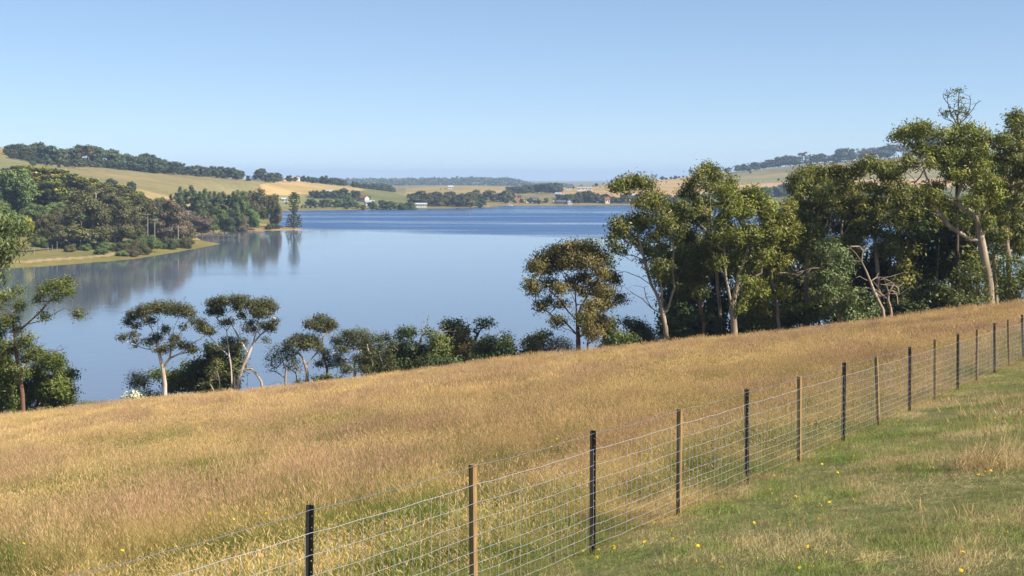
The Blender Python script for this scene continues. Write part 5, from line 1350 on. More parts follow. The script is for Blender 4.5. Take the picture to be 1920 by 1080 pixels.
# power poles and road posts
def pole(label, px, Y, top, arm=True, name='power_pole', r=0.16, mat=None):
    X = (px - 960) / F * Y; z = hill_z(X, Y); h = CZ + (HY - top) / F * Y - z
    o = empty(name, (X, Y, z)); tag(o, label, 'pole' if arm else 'post')
    mb = MB(); mb.tube([(0, 0, -0.3), (0, 0, h)], [r, r * 0.75], 8); mb.build('shaft', mat or TIMB, o)
    if arm:
        mb = MB(); mb.box((0, -0.2, h - 0.5), (2.2, 0.14, 0.14)); mb.build('crossarm', mat or TIMB, o)
        for s in (-0.9, -0.3, 0.3, 0.9):
            mb = MB(); mb.tube([(s, -0.2, h - 0.42), (s, -0.2, h - 0.2)], 0.06, 6); mb.build('insulator', WALLW, o)
    else:
        mb = MB(); mb.tube([(0, 0, h), (0, 0, h + 0.08)], [r * 1.2, r * 0.6], 8); mb.build('cap', mat or TIMB, o)
PALEW = plain('pale_grey_pole_wood', (0.27, 0.24, 0.205), 0.9, 0.12, 2)
pole('pale power pole with crossarm in front of the dark gums', 290, 440, 410, mat=PALEW)
pole('pale power pole behind the spreading olive gum', 277, 452, 400, mat=PALEW)
pole('pale power pole by the low trees near the jetty', 354, 505, 394, mat=PALEW)
pole('pale post at the right end of the near bank trees', 334, 462, 422, False, 'bank_post', 0.2, PALEW)
for i, (px, Y, top) in enumerate([(64, 393, 463), (90, 404, 462), (98, 408, 460), (107, 410, 453)]):
    pole(['white roadside marker post nearest the left edge', 'roadside marker post second from the left', 'roadside marker post third from the left', 'round-topped roadside sign post at the bend'][i], px, Y, top, False, 'roadside_post', 0.09, PALEW)
# road along the left bank
ASPH = plain('asphalt', (0.10, 0.10, 0.11), 0.85, 0.1, 1.0)
pts = [(-260, 372), (-120, 382), (0, 392), (60, 402), (110, 416), (170, 428), (240, 440)]
Lf, Rt = [], []
for i in range(61):
    q = i / 60 * (len(pts) - 1); a = min(int(q), len(pts) - 2); fr = q - a
    px = pts[a][0] * (1 - fr) + pts[a + 1][0] * fr; Y = pts[a][1] * (1 - fr) + pts[a + 1][1] * fr
    X = (px - 960) / F * Y
    for lst, dy in ((Lf, -2.8), (Rt, 2.8)):
        lst.append((X, Y + dy, max(hill_z(X, Y - 2.8), hill_z(X, Y + 2.8), hill_z(X, Y)) + 0.12))
mb = MB()
for i in range(60):
    mb.poly([Lf[i], Lf[i + 1], Rt[i + 1], Rt[i]])
tag(mb.build('road', ASPH), kind='structure')
# pale pipe rail and yellow marker on the spit
Y = 626.0
rail = empty('pipe_rail', ((478 - 960) / F * Y, Y, hill_z((478 - 960) / F * Y, Y)))
tag(rail, 'low pale retaining rail along the sandy spit', 'rail')
mb = MB(); mb.box((0, 0, 0.45), (11, 0.3, 0.5)); mb.build('beam', PALEW, rail)
for k in range(6):
    mb = MB(); mb.box((-5 + 2 * k, 0.25, 0.2), (0.25, 0.25, 1.1)); mb.build('stake', PALEW, rail)
YEL = plain('yellow_plastic', (0.75, 0.48, 0.02), 0.5, 0.05, 3)
RED = plain('red_plastic', (0.55, 0.05, 0.04), 0.4, 0.05, 3)
BLU = plain('blue_canvas', (0.05, 0.10, 0.28), 0.7, 0.1, 3)
def buoy(name, label, px, Y, r, mat, z=None):
    X = (px - 960) / F * Y
    o = empty(name, (X, Y, 0.0 if z is None else hill_z(X, Y))); tag(o, label, 'buoy')
    mb = MB(); mb.tube([(0, 0, -0.1), (0, 0, 0.2 * r), (0, 0, 0.9 * r), (0, 0, 1.4 * r), (0, 0, 2.0 * r)], [0.7 * r, r, r, 0.5 * r, 0.3 * r], 10); mb.build('float', mat, o, smooth=True)
    mb = MB(); mb.tube([(0, 0, 2 * r), (0, 0, 3.4 * r)], 0.12 * r, 6); mb.build('staff', mat, o)
buoy('yellow_buoy', 'yellow buoy lying on the spit near the left of the pale rail', 452, 622, 0.55, YEL, 1)
buoy('red_buoy', 'small red buoy floating alone on the ruffled water', 880, 890, 0.6, RED)
def boat(label, px, Y, L, mast=False, cabin=True, rz=0.0, z=0.0, hull=None):
    X = (px - 960) / F * Y
    o = empty('boat', (X, Y, z)); o.rotation_euler = (0, 0, rz); tag(o, label, 'boat')
    mb = MB()
    sec = [(-0.5, 0.15, 0.55), (-0.3, 0.17, 0.6), (0.1, 0.17, 0.62), (0.35, 0.10, 0.7), (0.5, 0.005, 0.8)]
    rows = []
    for f, bw, hh in sec:
        rows.append([(f * L, -bw * L, hh), (f * L, -bw * L * 0.6, -0.2), (f * L, bw * L * 0.6, -0.2), (f * L, bw * L, hh)])
    for a, b in zip(rows[:-1], rows[1:]):
        for k in range(4):
            mb.poly([a[k], b[k], b[(k + 1) % 4], a[(k + 1) % 4]])
    mb.poly(rows[0])
    mb.build('hull', hull or WALLW, o)
    if cabin:
        mb = MB(); mb.box((-0.02 * L, 0, 1.0), (L * 0.35, L * 0.2, 0.9)); mb.build('cabin', WALLW, o)
        mb = MB(); mb.box((-0.02 * L, 0, 1.1), (L * 0.30, L * 0.205, 0.35)); mb.build('window', GLASS, o)
    if mast:
        mb = MB(); mb.tube([(0.05 * L, 0, 0.6), (0.05 * L, 0, 7.5)], 0.07, 6); mb.build('mast', WALLW, o)
        mb = MB(); mb.tube([(0.05 * L, 0, 1.8), (-0.4 * L, 0, 1.9)], 0.06, 6); mb.build('boom', WALLW, o)
boat('white cabin boat moored off the centre of the far shore', 955, 1178, 7.0, True, True, 0.3)
boat('small white boat by the end of the far wooded spit', 888, 1105, 4.5, False, True, 0.1)
boat('low pale boat right of the small one by the far wooded spit', 912, 1122, 4.0, False, False, 0.0)
boat('dark dinghy at the far wooded spit', 859, 1066, 4.0, False, False, 0.1, hull=ROOFD)
boat('dinghy under blue canvas pulled up near the lone pine', 523, 640, 4.0, False, False, 0.2, 0.5, BLU)
boat('white dinghy pulled up on the spit beside the lone pine', 531, 641, 3.6, False, False, -0.2, 0.4)

# ------------------------------------------------------------------ haze
hz = MB(); hz.box((0, 6150, 48), (26000, 12700, 106))
m_hz = bpy.data.materials.new('haze'); m_hz.use_nodes = True
t = m_hz.node_tree; t.nodes.clear()
out = N(t, 'ShaderNodeOutputMaterial'); pv = N(t, 'ShaderNodeVolumePrincipled')
pv.inputs['Color'].default_value = (0.52, 0.70, 1.0, 1)
pv.inputs['Density'].default_value = 0.00014
pv.inputs['Anisotropy'].default_value = 0.0
t.links.new(pv.outputs['Volume'], out.inputs['Volume'])
tag(hz.build('haze', m_hz), kind='stuff')

# ------------------------------------------------------------------ fence
M_STEEL = plain('black_bitumen_steel', (0.016, 0.015, 0.017), 0.38, 0.3, 30, spec=0.5)
M_TIMBER, t, out = nt('treated_pine_post')
p = N(t, 'ShaderNodeBsdfPrincipled')
mp = N(t, 'ShaderNodeMapping'); mp.inputs['Scale'].default_value = (1, 1, 0.06)
t.links.new(N(t, 'ShaderNodeTexCoord').outputs['Object'], mp.inputs['Vector'])
f = noise(t, 60, 4, 0.6, mp.outputs[0])
t.links.new(mix(t, 1.0, ramp(t, f, [(0.3, (0.16, 0.092, 0.030)), (0.7, (0.36, 0.225, 0.080))]), ramp(t, noise(t, 2.5, 3, 0.6, position(t)), [(0.3, 0.75), (0.7, 1.15)]), 'MULTIPLY'), p.inputs['Base Color'])
p.inputs['Roughness'].default_value = 0.75
b = N(t, 'ShaderNodeBump'); b.inputs['Strength'].default_value = 0.3; b.inputs['Distance'].default_value = 0.004
t.links.new(f, b.inputs['Height']); t.links.new(b.outputs['Normal'], p.inputs['Normal'])
t.links.new(p.outputs['BSDF'], out.inputs['Surface'])
M_WIRE = plain('galvanised_wire', (0.44, 0.44, 0.47), 0.4, 0.12, 40, metal=0.35)
M_BARB = plain('weathered_wire', (0.20, 0.20, 0.23), 0.5, 0.2, 40, metal=0.35)

fence = empty('wire_fence', (FX0, FY0, float(near_z(FX0, FY0))))
tag(fence, 'stock fence of black steel and yellow timber posts with square wire netting beside the lawn', 'fence')
FO = np.array(fence.location)
FANG = math.atan2(FDY, FDX)

def fpt(s, h=0.0, side=0.0):
    """point on the fence line, s in steel-post steps"""
    x, y = FX0 + FDX * s, FY0 + FDY * s
    L = math.hypot(FDX, FDY)
    x += FDY / L * side; y += -FDX / L * side
    return np.array([x, y, float(near_z(x, y)) + h])

# steel star post: three flanges, the face flange drilled with wire holes
mb = MB()
H = 1.2
def flange(a, w, th, holes):
    ca, sa = math.cos(a), math.sin(a)
    def bx(r0, r1, z0, z1):
        c = ((r0 + r1) / 2 * ca, (r0 + r1) / 2 * sa, (z0 + z1) / 2)
        mb.box(c, (r1 - r0, th, z1 - z0), a)
    if not holes:
        bx(0.003, w, -0.3, H)
    else:
        bx(0.003, w * 0.45, -0.3, H); bx(w * 0.80, w, -0.3, H)
        z = -0.3
        for hz in [0.15 + 0.075 * i for i in range(14)]:
            bx(w * 0.45, w * 0.80, z, hz - 0.005); z = hz + 0.005
        bx(w * 0.45, w * 0.80, z, H)
flange(math.radians(-90), 0.036, 0.007, True)
flange(math.radians(30), 0.026, 0.007, False)
flange(math.radians(150), 0.026, 0.007, False)
steel_me = mb.mesh('steel_post')
mb = MB()
w = 0.027
mb.box((0, 0, 0.44), (2 * w, 2 * w * 0.85, 1.48))
mb.v = mb.v
timber_me = mb.mesh('timber_post')
mb = MB(); mb.box((0, 0, 0), (0.012, 0.003, 0.035)); staple_me = mb.mesh('staple')
R = np.random.default_rng(3)
S0, S1 = -2, 13
NET = [0.10, 0.20, 0.29, 0.37, 0.47, 0.60, 0.72, 0.86, 1.01]
for k in range(S0, S1 + 1):
    o = link('steel_post', steel_me, M_STEEL, fence, fpt(k, 0, -0.03) - FO)
    o.rotation_euler = (R.normal() * 0.012, R.normal() * 0.012, FANG + R.normal() * 0.1)
    o.scale = (1, 1, 1 + R.normal() * 0.015)
    if k < S1:
        o = link('timber_post', timber_me, M_TIMBER, fence, fpt(k + 0.5, 0, -0.032) - FO)
        o.rotation_euler = (R.normal() * 0.014, R.normal() * 0.014, FANG + R.normal() * 0.07)
        o.scale = (1, 1, 1 + R.normal() * 0.012)
def wire(name, h, rad, mat, side, sag=0.012, ph=0.0):
    pts = []
    for s_ in np.arange(S0, S1 + 0.001, 0.0625):
        fr = (s_ * 2) % 1
        pts.append(fpt(s_, h - sag * 4 * fr * (1 - fr) + 0.004 * math.sin(s_ * 37 + ph), side) - FO)
    mb = MB(); mb.tube(pts, rad, 4, cap=False)
    return mb.build(name, mat, fence)
for i, h in enumerate(NET):
    wire('line_wire', h, 0.0016 if i < len(NET) - 1 else 0.0022, M_WIRE, 0.0, 0.010, i)
top = wire('top_barbed_wire', 1.165, 0.0021, M_BARB, 0.0, 0.015)
# barbs along the top wire
mb = MB()
for s_ in np.arange(S0, 8, 0.10 / math.hypot(FDX, FDY)):
    fr = (s_ * 2) % 1
    c = fpt(s_, 1.165 - 0.015 * 4 * fr * (1 - fr) + 0.004 * math.sin(s_ * 37)) - FO
    a = R.random() * 6
    d = np.array([0.3 * math.cos(a), 0.3 * math.sin(a), math.sin(a * 3)]) * 0.013
    mb.tube([c - d, c + d], 0.002, 3)
tag(mb.build('barb', M_BARB, top), kind='stuff')
mb = MB(); mb.tube([(0, 0, NET[0]), (0.004, 0, 0.4), (0, 0, 0.7), (0, 0, NET[-1])], 0.0017, 4, cap=False)
stay_me = mb.mesh('stay_wire')
Lp = math.hypot(FDX, FDY)
ns = 0
s_ = -1.75
while ns < 290:
    fr = (s_ * 2) % 1
    o = link('stay_wire', stay_me, M_WIRE, fence, fpt(s_, -0.010 * 4 * fr * (1 - fr), 0.0035) - FO)
    o.rotation_euler = (R.normal() * 0.01, R.normal() * 0.012, R.random() * 6)
    s_ += 0.125 / Lp
    ns += 1
# the far stretch of netting, too fine to pick apart
mb = MB()
while s_ < S1:
    c = fpt(s_, 0, 0.0035) - FO
    mb.tube([c + np.array([0, 0, NET[0]]), c + np.array([0, 0, NET[-1]])], 0.0018, 3, cap=False)
    s_ += 0.125 / Lp
tag(mb.build('far_stay_wires', M_WIRE, fence), kind='stuff')

# ------------------------------------------------------------------ grasses (stuff): tufts set out over the paddock and lawn
def grass_mat(name, dryA, dryB, greenA, greenB, seedA, seedB, lo, hi, patch=0.35):
    m, t, out = nt(name)
    pos = position(t)
    v = attr(t, 'v').outputs['Fac']
    sd_ = attr(t, 'seed').outputs['Fac']
    n1 = noise(t, 0.22, 3, 0.65, pos)
    n2 = noise(t, patch, 3, 0.65, pos)
    n3 = noise(t, 0.9, 2, 0.6, pos)
    g = ramp(t, math_n(t, 'ADD', math_n(t, 'MULTIPLY', n2, 0.6), math_n(t, 'MULTIPLY', n3, 0.4)), [(lo, 1.0), (hi, 0.0)])
    g = math_n(t, 'ADD', g, math_n(t, 'MULTIPLY', math_n(t, 'SUBTRACT', v, 0.5), 0.8), True)
    dry = mix(t, v, dryA, dryB)
    dry = mix(t, ramp(t, n1, [(0.38, 0.0), (0.62, 1.0)]), dry, mix(t, v, tuple(x * y for x, y in zip(dryA, (0.95, 0.86, 0.90))), tuple(x * y for x, y in zip(dryB, (0.95, 0.86, 0.92)))))
    col = mix(t, g, dry, mix(t, v, greenA, greenB))
    seed = mix(t, ramp(t, n1, [(0.40, 0.0), (0.62, 1.0)]), seedA, seedB)
    col = mix(t, sd_, col, seed)
    col = mix(t, 1.0, col, ramp(t, v, [(0.0, 0.66), (1.0, 1.15)]), 'MULTIPLY')
    col = mix(t, 1.0, col, ramp(t, n3, [(0.32, 0.74), (0.68, 1.16)]), 'MULTIPLY')
    d = N(t, 'ShaderNodeBsdfDiffuse'); tr = N(t, 'ShaderNodeBsdfTranslucent')
    t.links.new(col, d.inputs['Color']); t.links.new(col, tr.inputs['Color'])
    m1 = N(t, 'ShaderNodeMixShader'); m1.inputs[0].default_value = 0.28
    t.links.new(d.outputs[0], m1.inputs[1]); t.links.new(tr.outputs[0], m1.inputs[2])
    t.links.new(m1.outputs[0], out.inputs['Surface'])
    return m

M_DRYG = grass_mat('dry_paddock_grass', (0.40, 0.28, 0.09), (0.90, 0.69, 0.30), (0.100, 0.145, 0.030), (0.32, 0.37, 0.095), (0.82, 0.60, 0.27), (0.58, 0.37, 0.24), 0.45, 0.56)
M_LAWN = grass_mat('short_green_grass', (0.46, 0.35, 0.165), (0.86, 0.69, 0.39), (0.125, 0.205, 0.038), (0.400, 0.510, 0.125), (0.48, 0.37, 0.19), (0.48, 0.37, 0.19), 0.45, 0.54, patch=0.6)

def tuft(R, n, foot, h0, h1, w, seeds=0, lean=0.35, seg=3, seed_w=0.012, seed_l=0.09, wind=(-0.10, 0.02)):
    V, Fq, v, sd_ = [], [], [], []
    def blade(base, h, a, ln, wd, val, is_seed=0.0, curl=1.5):
        side = np.array([-math.sin(a + 1.3), math.cos(a + 1.3), 0]) * wd * 0.5
        dirv = np.array([math.cos(a) * ln + wind[0], math.sin(a) * ln + wind[1], 0])
        b = len(V)
        for k in range(seg + 1):
            f = k / seg
            p_ = base + dirv * h * f ** curl + np.array([0, 0, h * (f - 0.22 * ln * f * f)])
            ww = (1 - f ** 2 * 0.9)
            V.append(p_ - side * ww); V.append(p_ + side * ww)
        for k in range(seg):
            Fq.append((b + 2 * k, b + 2 * k + 1, b + 2 * k + 3, b + 2 * k + 2)); v.append(val); sd_.append(is_seed)
        return p_
    for _ in range(n):
        r = foot * math.sqrt(R.random()); th = R.random() * 6.28
        base = np.array([r * math.cos(th), r * math.sin(th), -0.03])
        blade(base, h0 + (h1 - h0) * R.random() ** 1.6, R.random() * 6.28, lean * (0.4 + R.random()), w * (0.7 + 0.6 * R.random()), R.random())
    for _ in range(seeds):
        r = foot * math.sqrt(R.random()); th = R.random() * 6.28
        base = np.array([r * math.cos(th), r * math.sin(th), -0.03])
        h = h1 * (0.75 + 0.45 * R.random()); a = R.random() * 6.28; val = R.random()
        tipp = blade(base, h * 1.3, a, min(lean, 0.7) * 0.7 * R.random(), w * 0.42, val)
        # seed head: a crossed pair of slim lozenges
        dv = np.array([math.cos(a) * 0.35 + wind[0] * 2, math.sin(a) * 0.35, 1.0]); dv /= np.linalg.norm(dv)
        for q in (0, 1):
            s_ = np.array([-math.sin(a + q * 1.6), math.cos(a + q * 1.6), 0]) * seed_w * 0.5
            L_ = seed_l * (0.7 + 0.6 * R.random())
            b = len(V)
            V.extend([tipp - dv * L_ * 0.3, tipp + s_ + dv * L_ * 0.25, tipp + dv * L_, tipp - s_ + dv * L_ * 0.25])
            Fq.append((b, b + 1, b + 2, b + 3)); v.append(R.random()); sd_.append(1.0)
    return fast_mesh('tuft', np.array(V), np.array(Fq), 4, {'v': ('FACE', np.array(v)), 'seed': ('FACE', np.array(sd_))})

def scatter(name, protos, mat, pts, rot, scl, idx, label, cat):
    col = bpy.data.collections.new(name + '_kinds')
    for i, me_ in enumerate(protos):
        me_.materials.append(mat)
        o = bpy.data.objects.new('%s_kind_%02d' % (name, i), me_)
        col.objects.link(o)
    me = bpy.data.meshes.new(name)
    me.vertices.add(len(pts))
    me.vertices.foreach_set('co', np.asarray(pts, np.float32).ravel())
    a = me.attributes.new('rot', 'FLOAT_VECTOR', 'POINT'); a.data.foreach_set('vector', np.asarray(rot, np.float32).ravel())
    a = me.attributes.new('scl', 'FLOAT_VECTOR', 'POINT'); a.data.foreach_set('vector', np.asarray(scl, np.float32).ravel())
    a = me.attributes.new('pick', 'INT', 'POINT'); a.data.foreach_set('value', np.asarray(idx, np.int32))
    me.materials.append(mat)
    o = link(name, me)
    g = bpy.data.node_groups.new(name, 'GeometryNodeTree')
    g.interface.new_socket('Geometry', in_out='INPUT', socket_type='NodeSocketGeometry')
    g.interface.new_socket('Geometry', in_out='OUTPUT', socket_type='NodeSocketGeometry')
    gi = g.nodes.new('NodeGroupInput'); go = g.nodes.new('NodeGroupOutput')
    ci = g.nodes.new('GeometryNodeCollectionInfo')
    ci.inputs['Collection'].default_value = col
    ci.inputs['Separate Children'].default_value = True
    ci.inputs['Reset Children'].default_value = True
    ip = g.nodes.new('GeometryNodeInstanceOnPoints')
    ip.inputs['Pick Instance'].default_value = True
    def na(nm, dt):
        n = g.nodes.new('GeometryNodeInputNamedAttribute'); n.data_type = dt; n.inputs['Name'].default_value = nm
        return n.outputs['Attribute']
    e2r = g.nodes.new('FunctionNodeEulerToRotation')
    g.links.new(na('rot', 'FLOAT_VECTOR'), e2r.inputs[0])
    g.links.new(gi.outputs[0], ip.inputs['Points'])
    g.links.new(ci.outputs[0], ip.inputs['Instance'])
    g.links.new(na('pick', 'INT'), ip.inputs['Instance Index'])
    g.links.new(e2r.outputs[0], ip.inputs['Rotation'])
    g.links.new(na('scl', 'FLOAT_VECTOR'), ip.inputs['Scale'])
    g.links.new(ip.outputs[0], go.inputs[0])
    md = o.modifiers.new('scatter', 'NODES'); md.node_group = g
    tag(o, label, cat, kind='stuff')
    return o

def vnoise(X, Y, s, seed):
    """cheap smooth value noise"""
    r = np.random.default_rng(seed); G = r.random((64, 64))
    x = X / s; y = Y / s
    xi = np.floor(x).astype(int); yi = np.floor(y).astype(int)
    fx = x - xi; fy = y - yi
    fx = fx * fx * (3 - 2 * fx); fy = fy * fy * (3 - 2 * fy)
    g = lambda i, j: G[j % 64, i % 64]
    return (g(xi, yi) * (1 - fx) + g(xi + 1, yi) * fx) * (1 - fy) + (g(xi, yi + 1) * (1 - fx) + g(xi + 1, yi + 1) * fx) * fy

R = np.random.default_rng(21)
def get(me_):
    n_ = len(me_.vertices); V_ = np.empty(n_ * 3, np.float32); me_.vertices.foreach_get('co', V_)
    F_ = np.empty(len(me_.loops), np.int32); me_.loops.foreach_get('vertex_index', F_)
    v_ = np.empty(len(me_.polygons), np.float32); me_.attributes['v'].data.foreach_get('value', v_)
    s_ = np.empty(len(me_.polygons), np.float32); me_.attributes['seed'].data.foreach_get('value', s_)
    return V_.reshape(-1, 3), F_.reshape(-1, 4), v_, s_
def patch(R, kinds_, weights, size, k, hlo, hhi, yaw=1.3):
    """a square of sward made of k tufts of mixed kinds, heights and leans"""
    data = [get(m_) for m_ in kinds_]
    VV, FF, vv, ss = [], [], [], []; off = 0
    gx_ = R.random() * 10
    for j in range(k):
        V_, F_, v_, s_ = data[int(R.choice(len(kinds_), p=weights))]
        x, y = (R.random(2) - 0.5) * size
        a = (R.random() - 0.5) * 2 * yaw
        h = hlo + (hhi - hlo) * (0.5 + 0.5 * math.sin(x * 5 / size * 2 + gx_) * math.cos(y * 4 / size * 2 + gx_ * 2)) * (0.6 + 0.4 * R.random())
        w_ = 0.8 + 0.5 * R.random()
        P = V_ * np.array([w_, w_, h])
        lx, ly = R.normal() * 0.22, R.normal() * 0.22
        P = P + np.stack([P[:, 2] * lx, P[:, 2] * ly, 0 * P[:, 2]], 1)
        ca, sa = math.cos(a), math.sin(a)
        P = np.stack([P[:, 0] * ca - P[:, 1] * sa + x, P[:, 0] * sa + P[:, 1] * ca + y, P[:, 2]], 1)
        VV.append(P); FF.append(F_ + off); off += len(P); vv.append(np.clip(v_ + R.normal() * 0.12, 0, 1)); ss.append(s_)
    return fast_mesh('sward', np.concatenate(VV), np.concatenate(FF), 4, {'v': ('FACE', np.concatenate(vv)), 'seed': ('FACE', np.concatenate(ss))})
def tilt_euler(X, Y, yaw):
    e_ = 0.5
    sx_ = (near_z(X + e_, Y) - near_z(X - e_, Y)) / (2 * e_); sy_ = (near_z(X, Y + e_) - near_z(X, Y - e_)) / (2 * e_)
    n_ = unit(np.stack([-sx_, -sy_, np.ones_like(sx_)], 1))
    ex = unit(np.stack([np.cos(yaw), np.sin(yaw), np.zeros_like(yaw)], 1)); ex = unit(ex - n_ * (ex * n_).sum(1, keepdims=True))
    ey = np.cross(n_, ex)
    R20, R21, R22, R10, R00 = ex[:, 2], ey[:, 2], n_[:, 2], ex[:, 1], ex[:, 0]
    return np.stack([np.arctan2(R21, R22), -np.arcsin(R20), np.arctan2(R10, R00)], 1)
def jgrid(Y0, Y1, s_, um=0.47):
    gx_, gy_ = np.meshgrid(np.arange(-um * Y1, um * Y1, s_), np.arange(Y0, Y1, s_))
    X = gx_.ravel() + (R.random(gx_.size) - 0.5) * 0.5 * s_; Y = gy_.ravel() + (R.random(gx_.size) - 0.5) * 0.5 * s_
    k = np.abs(X) < um * Y + s_
    return X[k], Y[k]

tall = [tuft(R, 30, 0.17, 0.08, 0.42, 0.0042, seeds=15, lean=1.0, seed_w=0.0065, seed_l=0.05) for _ in range(5)]
low_ = [tuft(R, 46, 0.19, 0.05, 0.27, 0.0045, seeds=2, lean=1.6, seed_w=0.0065, seed_l=0.05) for _ in range(3)]
wisp = [tuft(R, 10, 0.16, 0.20, 0.60, 0.004, seeds=10, lean=0.8, seed_w=0.008, seed_l=0.075) for _ in range(3)]
kset = tall + low_ + wisp; wts = np.array([0.11] * 5 + [0.095] * 3 + [0.055] * 3); wts /= wts.sum()
wl = np.array([0.03] * 5 + [0.25] * 3 + [0.035] * 3); wl /= wl.sum()
P_near = [patch(R, kset, wts, 0.85, 42, 0.55, 1.25) for _ in range(7)] + [patch(R, kset, wl, 0.85, 44, 0.5, 1.0) for _ in range(3)]
fart = [tuft(R, 34, 0.38, 0.12, 0.46, 0.010, seeds=32, seg=2, lean=0.9, seed_w=0.014, seed_l=0.085) for _ in range(5)] + [tuft(R, 40, 0.36, 0.10, 0.32, 0.011, seeds=8, seg=2, lean=1.3, seed_w=0.017, seed_l=0.10) for _ in range(2)]
P_far = [patch(R, fart, np.full(7, 1 / 7), 2.6, 56, 0.6, 1.35) for _ in range(7)]
PT, RO, SC, ID = [], [], [], []
def put(X, Y, idx, hz, w_=None, yaw=1.3):
    n_ = len(X)
    PT.append(np.stack([X, Y, near_z(X, Y)], 1)); RO.append(tilt_euler(X, Y, (R.random(n_) - 0.5) * 2 * yaw))
    w_ = np.ones(n_) if w_ is None else w_
    SC.append(np.stack([w_, w_, hz], 1)); ID.append(idx)
# near sward, clear of the fence
X, Y = jgrid(6.5, 42, 0.80)
fs = -fence_side(X, Y)
k = fs > 1.25
X, Y, fs = X[k], Y[k], fs[k]
flat_ = (vnoise(X, Y, 2.2, 5) > 0.63) | (fs < 2.0)
idx = np.where(flat_, 7 + R.integers(0, 3, len(X)), R.integers(0, 7, len(X)))
put(X, Y, idx, (0.30 + 0.75 * vnoise(X, Y, 3.2, 1) + 0.50 * vnoise(X, Y, 1.4, 2)) * np.clip(0.55 + fs / 6, 0.55, 1.0))
# far sward
X, Y = jgrid(42, 106, 2.5)
put(X, Y, 10 + R.integers(0, 7, len(X)), 0.62 + 0.45 * vnoise(X, Y, 6.0, 3) + 0.2 * vnoise(X, Y, 2.6, 4))
# thin, shorter growth in the strip along the wire
X, Y = (lambda S, T: (FX0 + FDX * S - FDY / math.hypot(FDX, FDY) * T, FY0 + FDY * S + FDX / math.hypot(FDX, FDY) * T))(S=-2 + 10 * R.random(5200), T=0.04 + 1.7 * R.random(5200) ** 0.85)
fsT = -fence_side(X, Y)
put(X, Y, 17 + np.where(R.random(len(X)) < 0.72, 5 + R.integers(0, 3, len(X)), R.integers(0, 11, len(X))), np.clip(0.35 + fsT * 0.28, 0.35, 0.8) * (0.7 + 0.6 * R.random(len(X))), 0.8 + 0.5 * R.random(len(X)))
X, Y = (lambda S, T: (FX0 + FDX * S - FDY / math.hypot(FDX, FDY) * T, FY0 + FDY * S + FDX / math.hypot(FDX, FDY) * T))(S=8 + 12 * R.random(1800), T=0.05 + 1.7 * R.random(1800))
put(X, Y, 10 + 7 + R.integers(0, 8, len(X)), 0.5 + 0.3 * R.random(len(X)), 1.2 + 0.5 * R.random(len(X)))
scatter('dry_grass', P_near + P_far + kset, M_DRYG, np.concatenate(PT), np.concatenate(RO), np.concatenate(SC), np.concatenate(ID), 'long dry golden grass with seed heads covering the sloping paddock', 'grass')

# greener tussocks that grow in loose drifts through the dry sward
M_TUSS = grass_mat('green_tussock', (0.20, 0.20, 0.06), (0.50, 0.45, 0.17), (0.070, 0.125, 0.026), (0.23, 0.31, 0.07), (0.55, 0.43, 0.20), (0.50, 0.36, 0.24), 0.55, 0.75, patch=0.8)
tus = [tuft(R, 70, 0.13, 0.14, 0.50, 0.0055, seeds=2, lean=1.0, seed_w=0.007, seed_l=0.05) for _ in range(4)]
gx_ = R.random(60000) * 2 - 1; gy_ = 7 + 95 * R.random(60000) ** 0.7
X, Y = gx_ * 0.46 * gy_, gy_
dr = vnoise(X, Y, 4.5, 31) * 0.6 + vnoise(X, Y, 1.2, 32) * 0.4
k = (dr > 0.60 + 0.10 * R.random(len(X))) & (fence_side(X, Y) < -0.35)
X, Y = X[k][:2600], Y[k][:2600]
PT, RO, SC, ID = [], [], [], []
put(X, Y, R.integers(0, 4, len(X)), (0.75 + 0.6 * R.random(len(X))) * np.clip(0.6 - fence_side(X, Y) * 0.15, 0.6, 1.0), 0.8 + 0.9 * R.random(len(X)), 3.1)
scatter('green_tussocks', tus, M_TUSS, np.concatenate(PT), np.concatenate(RO), np.concatenate(SC), np.concatenate(ID), 'drifts of greener grass tussocks in the dry paddock', 'grass')

short = [tuft(R, 24, 0.08, 0.02, 0.065, 0.0055, lean=1.3, seg=2, wind=(-0.03, 0.0)) for _ in range(6)]
longer = [tuft(R, 20, 0.10, 0.03, 0.12, 0.0045, seeds=1, lean=1.2, seg=2, seed_w=0.006, seed_l=0.04, wind=(-0.03, 0.0)) for _ in range(4)]
ks = short + longer
w1 = np.array([0.155] * 6 + [0.0175] * 4); w1 /= w1.sum(); w2 = np.array([0.06] * 6 + [0.16] * 4); w2 /= w2.sum()
P_l = [patch(R, ks, w1, 0.60, 95, 0.6, 1.3, 3.1) for _ in range(6)] + [patch(R, ks, w2, 0.60, 95, 0.7, 1.5, 3.1) for _ in range(4)]
PT, RO, SC, ID = [], [], [], []
X, Y = jgrid(6.0, 36, 0.55)
k = fence_side(X, Y) > 0.22
X, Y = X[k], Y[k]
lg = vnoise(X, Y, 1.3, 9) * 0.6 + vnoise(X, Y, 0.6, 10) * 0.4
put(X, Y, np.where(lg > 0.58, 6 + R.integers(0, 4, len(X)), R.integers(0, 6, len(X))), 0.75 + 0.6 * lg, None, 3.1)
X, Y = jgrid(36, 75, 0.95)
k = fence_side(X, Y) > 0.4
X, Y = X[k], Y[k]
put(X, Y, R.integers(0, 10, len(X)), np.full(len(X), 1.1), np.full(len(X), 1.7), 3.1)
X, Y = (lambda S, T: (FX0 + FDX * S + FDY / math.hypot(FDX, FDY) * T, FY0 + FDY * S - FDX / math.hypot(FDX, FDY) * T))(S=-2 + 14 * R.random(5200), T=-0.08 + 0.45 * R.random(5200))
put(X, Y, 10 + R.integers(0, 10, len(X)), 0.8 + 0.8 * R.random(len(X)), None, 3.1)
